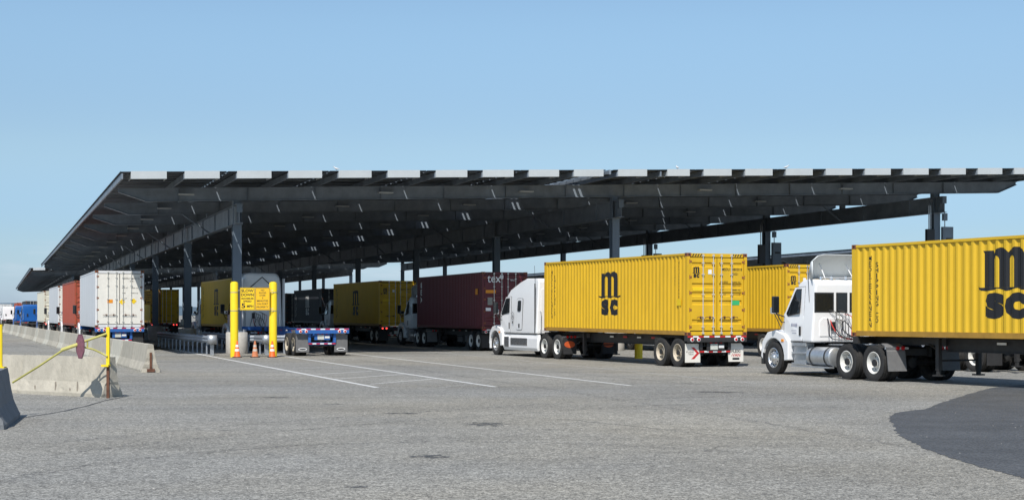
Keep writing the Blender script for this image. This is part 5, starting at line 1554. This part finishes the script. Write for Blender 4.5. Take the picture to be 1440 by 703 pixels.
# left lane, white reefer J and the queue ahead of it
lanes_left = lambda Z: None
combo((at(133.6, 76.0), 76.0), 19.6, 2.896, (M_WHT, M_WDOOR), 'white refrigerated container with rust-stained doors and yellow placards',
      'blue-ended chassis under the white refrigerated container',
      tr=dict(kind='day', paintm=M_TWHT, label='white truck between the white refrigerated container and the red container', wb=4.3, fairing=None, detail=1, k=10.9),
      marks=[('door_text', M_BLK, [('CXRU 160417 5', 0.18, 0.98, 2.46, 2.54), ('45R1', 0.5, 0.72, 2.32, 2.39), ('MAX WT', 0.12, 0.42, 1.98, 2.05), ('34000 KG', 0.55, 0.92, 1.98, 2.04), ('TARE', 0.12, 0.3, 1.72, 1.78), ('4640 KG', 0.55, 0.92, 1.72, 1.78), ('CU CAP', 0.12, 0.36, 1.45, 1.51)]),
             ('sticker', M_STKO, -0.62, -0.34, 1.24, 1.42), ('diamond', M_STKY, 0.12, 1.30, 0.15), ('diamond', M_STKY, 0.70, 1.34, 0.15)],
      kind='reefer', deck=1.20, chkw=dict(col=M_BLUE, flaps='plain'))
combo((at(104.6, 95.2), 95.2), 20.2, 2.896, (M_RED, M_RED), 'brick red container second in the left lane, next to the white one',
      'black chassis under the brick red container', tr=dict(kind='day', paintm=M_TWHT, label='white truck just ahead of the brick red container', wb=4.3, fairing=None, detail=1, k=11.0), deck=1.12, marks=[('hicube',)], chkw=dict(flaps='plain'))
combo((at(81.5, 114.5), 114.5), 20.3, 2.896, (M_WHT, M_WDOOR), 'white container just ahead of the brick red one in the left lane',
      'chassis under the third container of the left lane', tr=dict(kind='day', paintm=M_TWHT, label='white truck pulling the third container of the left lane', wb=4.3, fairing=None, detail=1, k=11.0), kind='reefer', deck=1.15, chkw=dict(flaps='plain'))
combo((at(61.5, 137.0), 137.0), 20.3, 2.896, (M_CRM, M_CRM), 'cream container fourth in the left lane, beside the blue truck',
      'chassis with lit lamps under the cream container', tr=dict(kind='day', paintm=M_TBLU, label='blue truck pulling the cream container', wb=4.3, fairing=None, detail=1, k=11.0), deck=1.12, chkw=dict(flaps='plain', lit=True))
# far trucks
def far_tractor(px, Z, az, kind, m, lab, rh=None, fr=None):
    tractor((at(px, Z), Z, 0), az, kind, m, lab, wb=5.6 if kind == 'sleeper' else 4.7, fairing=fr, detail=1, roofh=rh)
far_tractor(45.5, 172, 20, 'sleeper', M_TBLU, 'bright blue truck just left of the cream container', 3.0)
far_tractor(34.0, 190, 20, 'sleeper', M_TBLU, 'smaller bright blue truck beside the far red container', 2.95)
combo((at(24, 235), 235), 20.5, 2.591, (M_RED, M_RED), 'far red container at the left end of the queue', 'chassis under the far red container', deck=1.12, chkw=dict(flaps='plain'))
far_tractor(13.0, 245, 20, 'sleeper', M_TWHT, 'far white truck at the left edge of the queue', 3.1)
combo((at(-2, 280), 280), 20.5, 2.591, (M_WHT, M_WHT), 'farthest white container at the left edge', 'chassis under the farthest white container', deck=1.2, chkw=dict(flaps='plain'))
combo((at(36, 205), 205), 20.3, 2.591, (M_DRK, M_DRK), 'dark container behind the blue trucks at far left', 'chassis under the dark container at far left', deck=1.12, chkw=dict(flaps='plain'))
# Q: partly hidden tractor and chassis behind the right-hand container
Qp = Vector((15.9, 49.5)); azQ = 20.5
tractor((Qp.x, Qp.y, 0), azQ, 'day', M_TWHT, 'truck almost hidden behind the right-hand yellow container', wb=4.7, fairing=None, detail=1, mud='plain')
oQ = Qp - fwd(azQ, 11.4)
chassis((oQ.x, oQ.y, 0), azQ, 'empty black chassis seen below the right-hand yellow container', flaps='plain')

# ------------------------------------------------------------------ gulls on the roof edge
def gull(s, t, rz, label, z):
    p = lane(s, t)
    mb = MB()
    secs = []
    for (y, zz, rx, rzz) in ((-0.26, 0.10, 0.01, 0.008), (-0.14, 0.12, 0.045, 0.03), (0.0, 0.14, 0.085, 0.08), (0.11, 0.17, 0.075, 0.075), (0.17, 0.235, 0.045, 0.05), (0.21, 0.285, 0.045, 0.045), (0.26, 0.285, 0.03, 0.03), (0.33, 0.27, 0.006, 0.006)):
        secs.append([(rx*math.cos(a), y, zz+rzz*math.sin(a)) for a in [k*PI/5 for k in range(10)]])
    mb.loft(secs)
    for x in (-0.03, 0.03): mb.tube([(x, 0.02, 0.08), (x, 0.02, 0.0)], 0.006, 5)
    o = obj('seagull', mb, M_BIRD, smooth=True); o.location = (p.x, p.y, z); o.rotation_euler = (0, 0, rz); o.scale = (0.62, 0.62, 0.62)
    tag(o, label, 'bird', 'gulls on the roof edge'); return o
for px, lab, rz in ((473.5, 'white gull on the roof edge above the left part of the canopy', 1.2), (1105, 'white gull on the roof edge above the right part of the canopy', -1.4), (953, 'small gull on the roof edge above the middle yellow container', 0.4)):
    t_ = T0-4.8; r_ = (px-720)/F     # solve X/Y = r on the roof edge line
    s_ = t_*(SA+r_*CA)/(CA-r_*SA)
    gull(s_, t_, rz, lab, 8.22+SLOPE*(s_-S0)+0.015)

# ------------------------------------------------------------------ litter and pebbles on the yard
rnd = random.Random(5)
M_PEB = paint('pebble_grey', (0.30, 0.29, 0.27), 0.9, var=0.3, scale=20)
mb = MB()
for k in range(420):
    px = rnd.uniform(-20, 1460); py = 700-(700-520)*rnd.random()**0.8
    c = gpx(px, py); r = rnd.uniform(0.006, 0.016); a = rnd.random()*3
    vs = [(c.x+r*math.cos(a+q*PI/2)*rnd.uniform(.7, 1.3), c.y+r*math.sin(a+q*PI/2)*rnd.uniform(.7, 1.3), 0.0) for q in range(4)]
    mb.add(vs+[(c.x, c.y, r*0.9)], [(0, 1, 4), (1, 2, 4), (2, 3, 4), (3, 0, 4)])
tag(obj('loose_gravel', mb, M_PEB), kind='stuff')
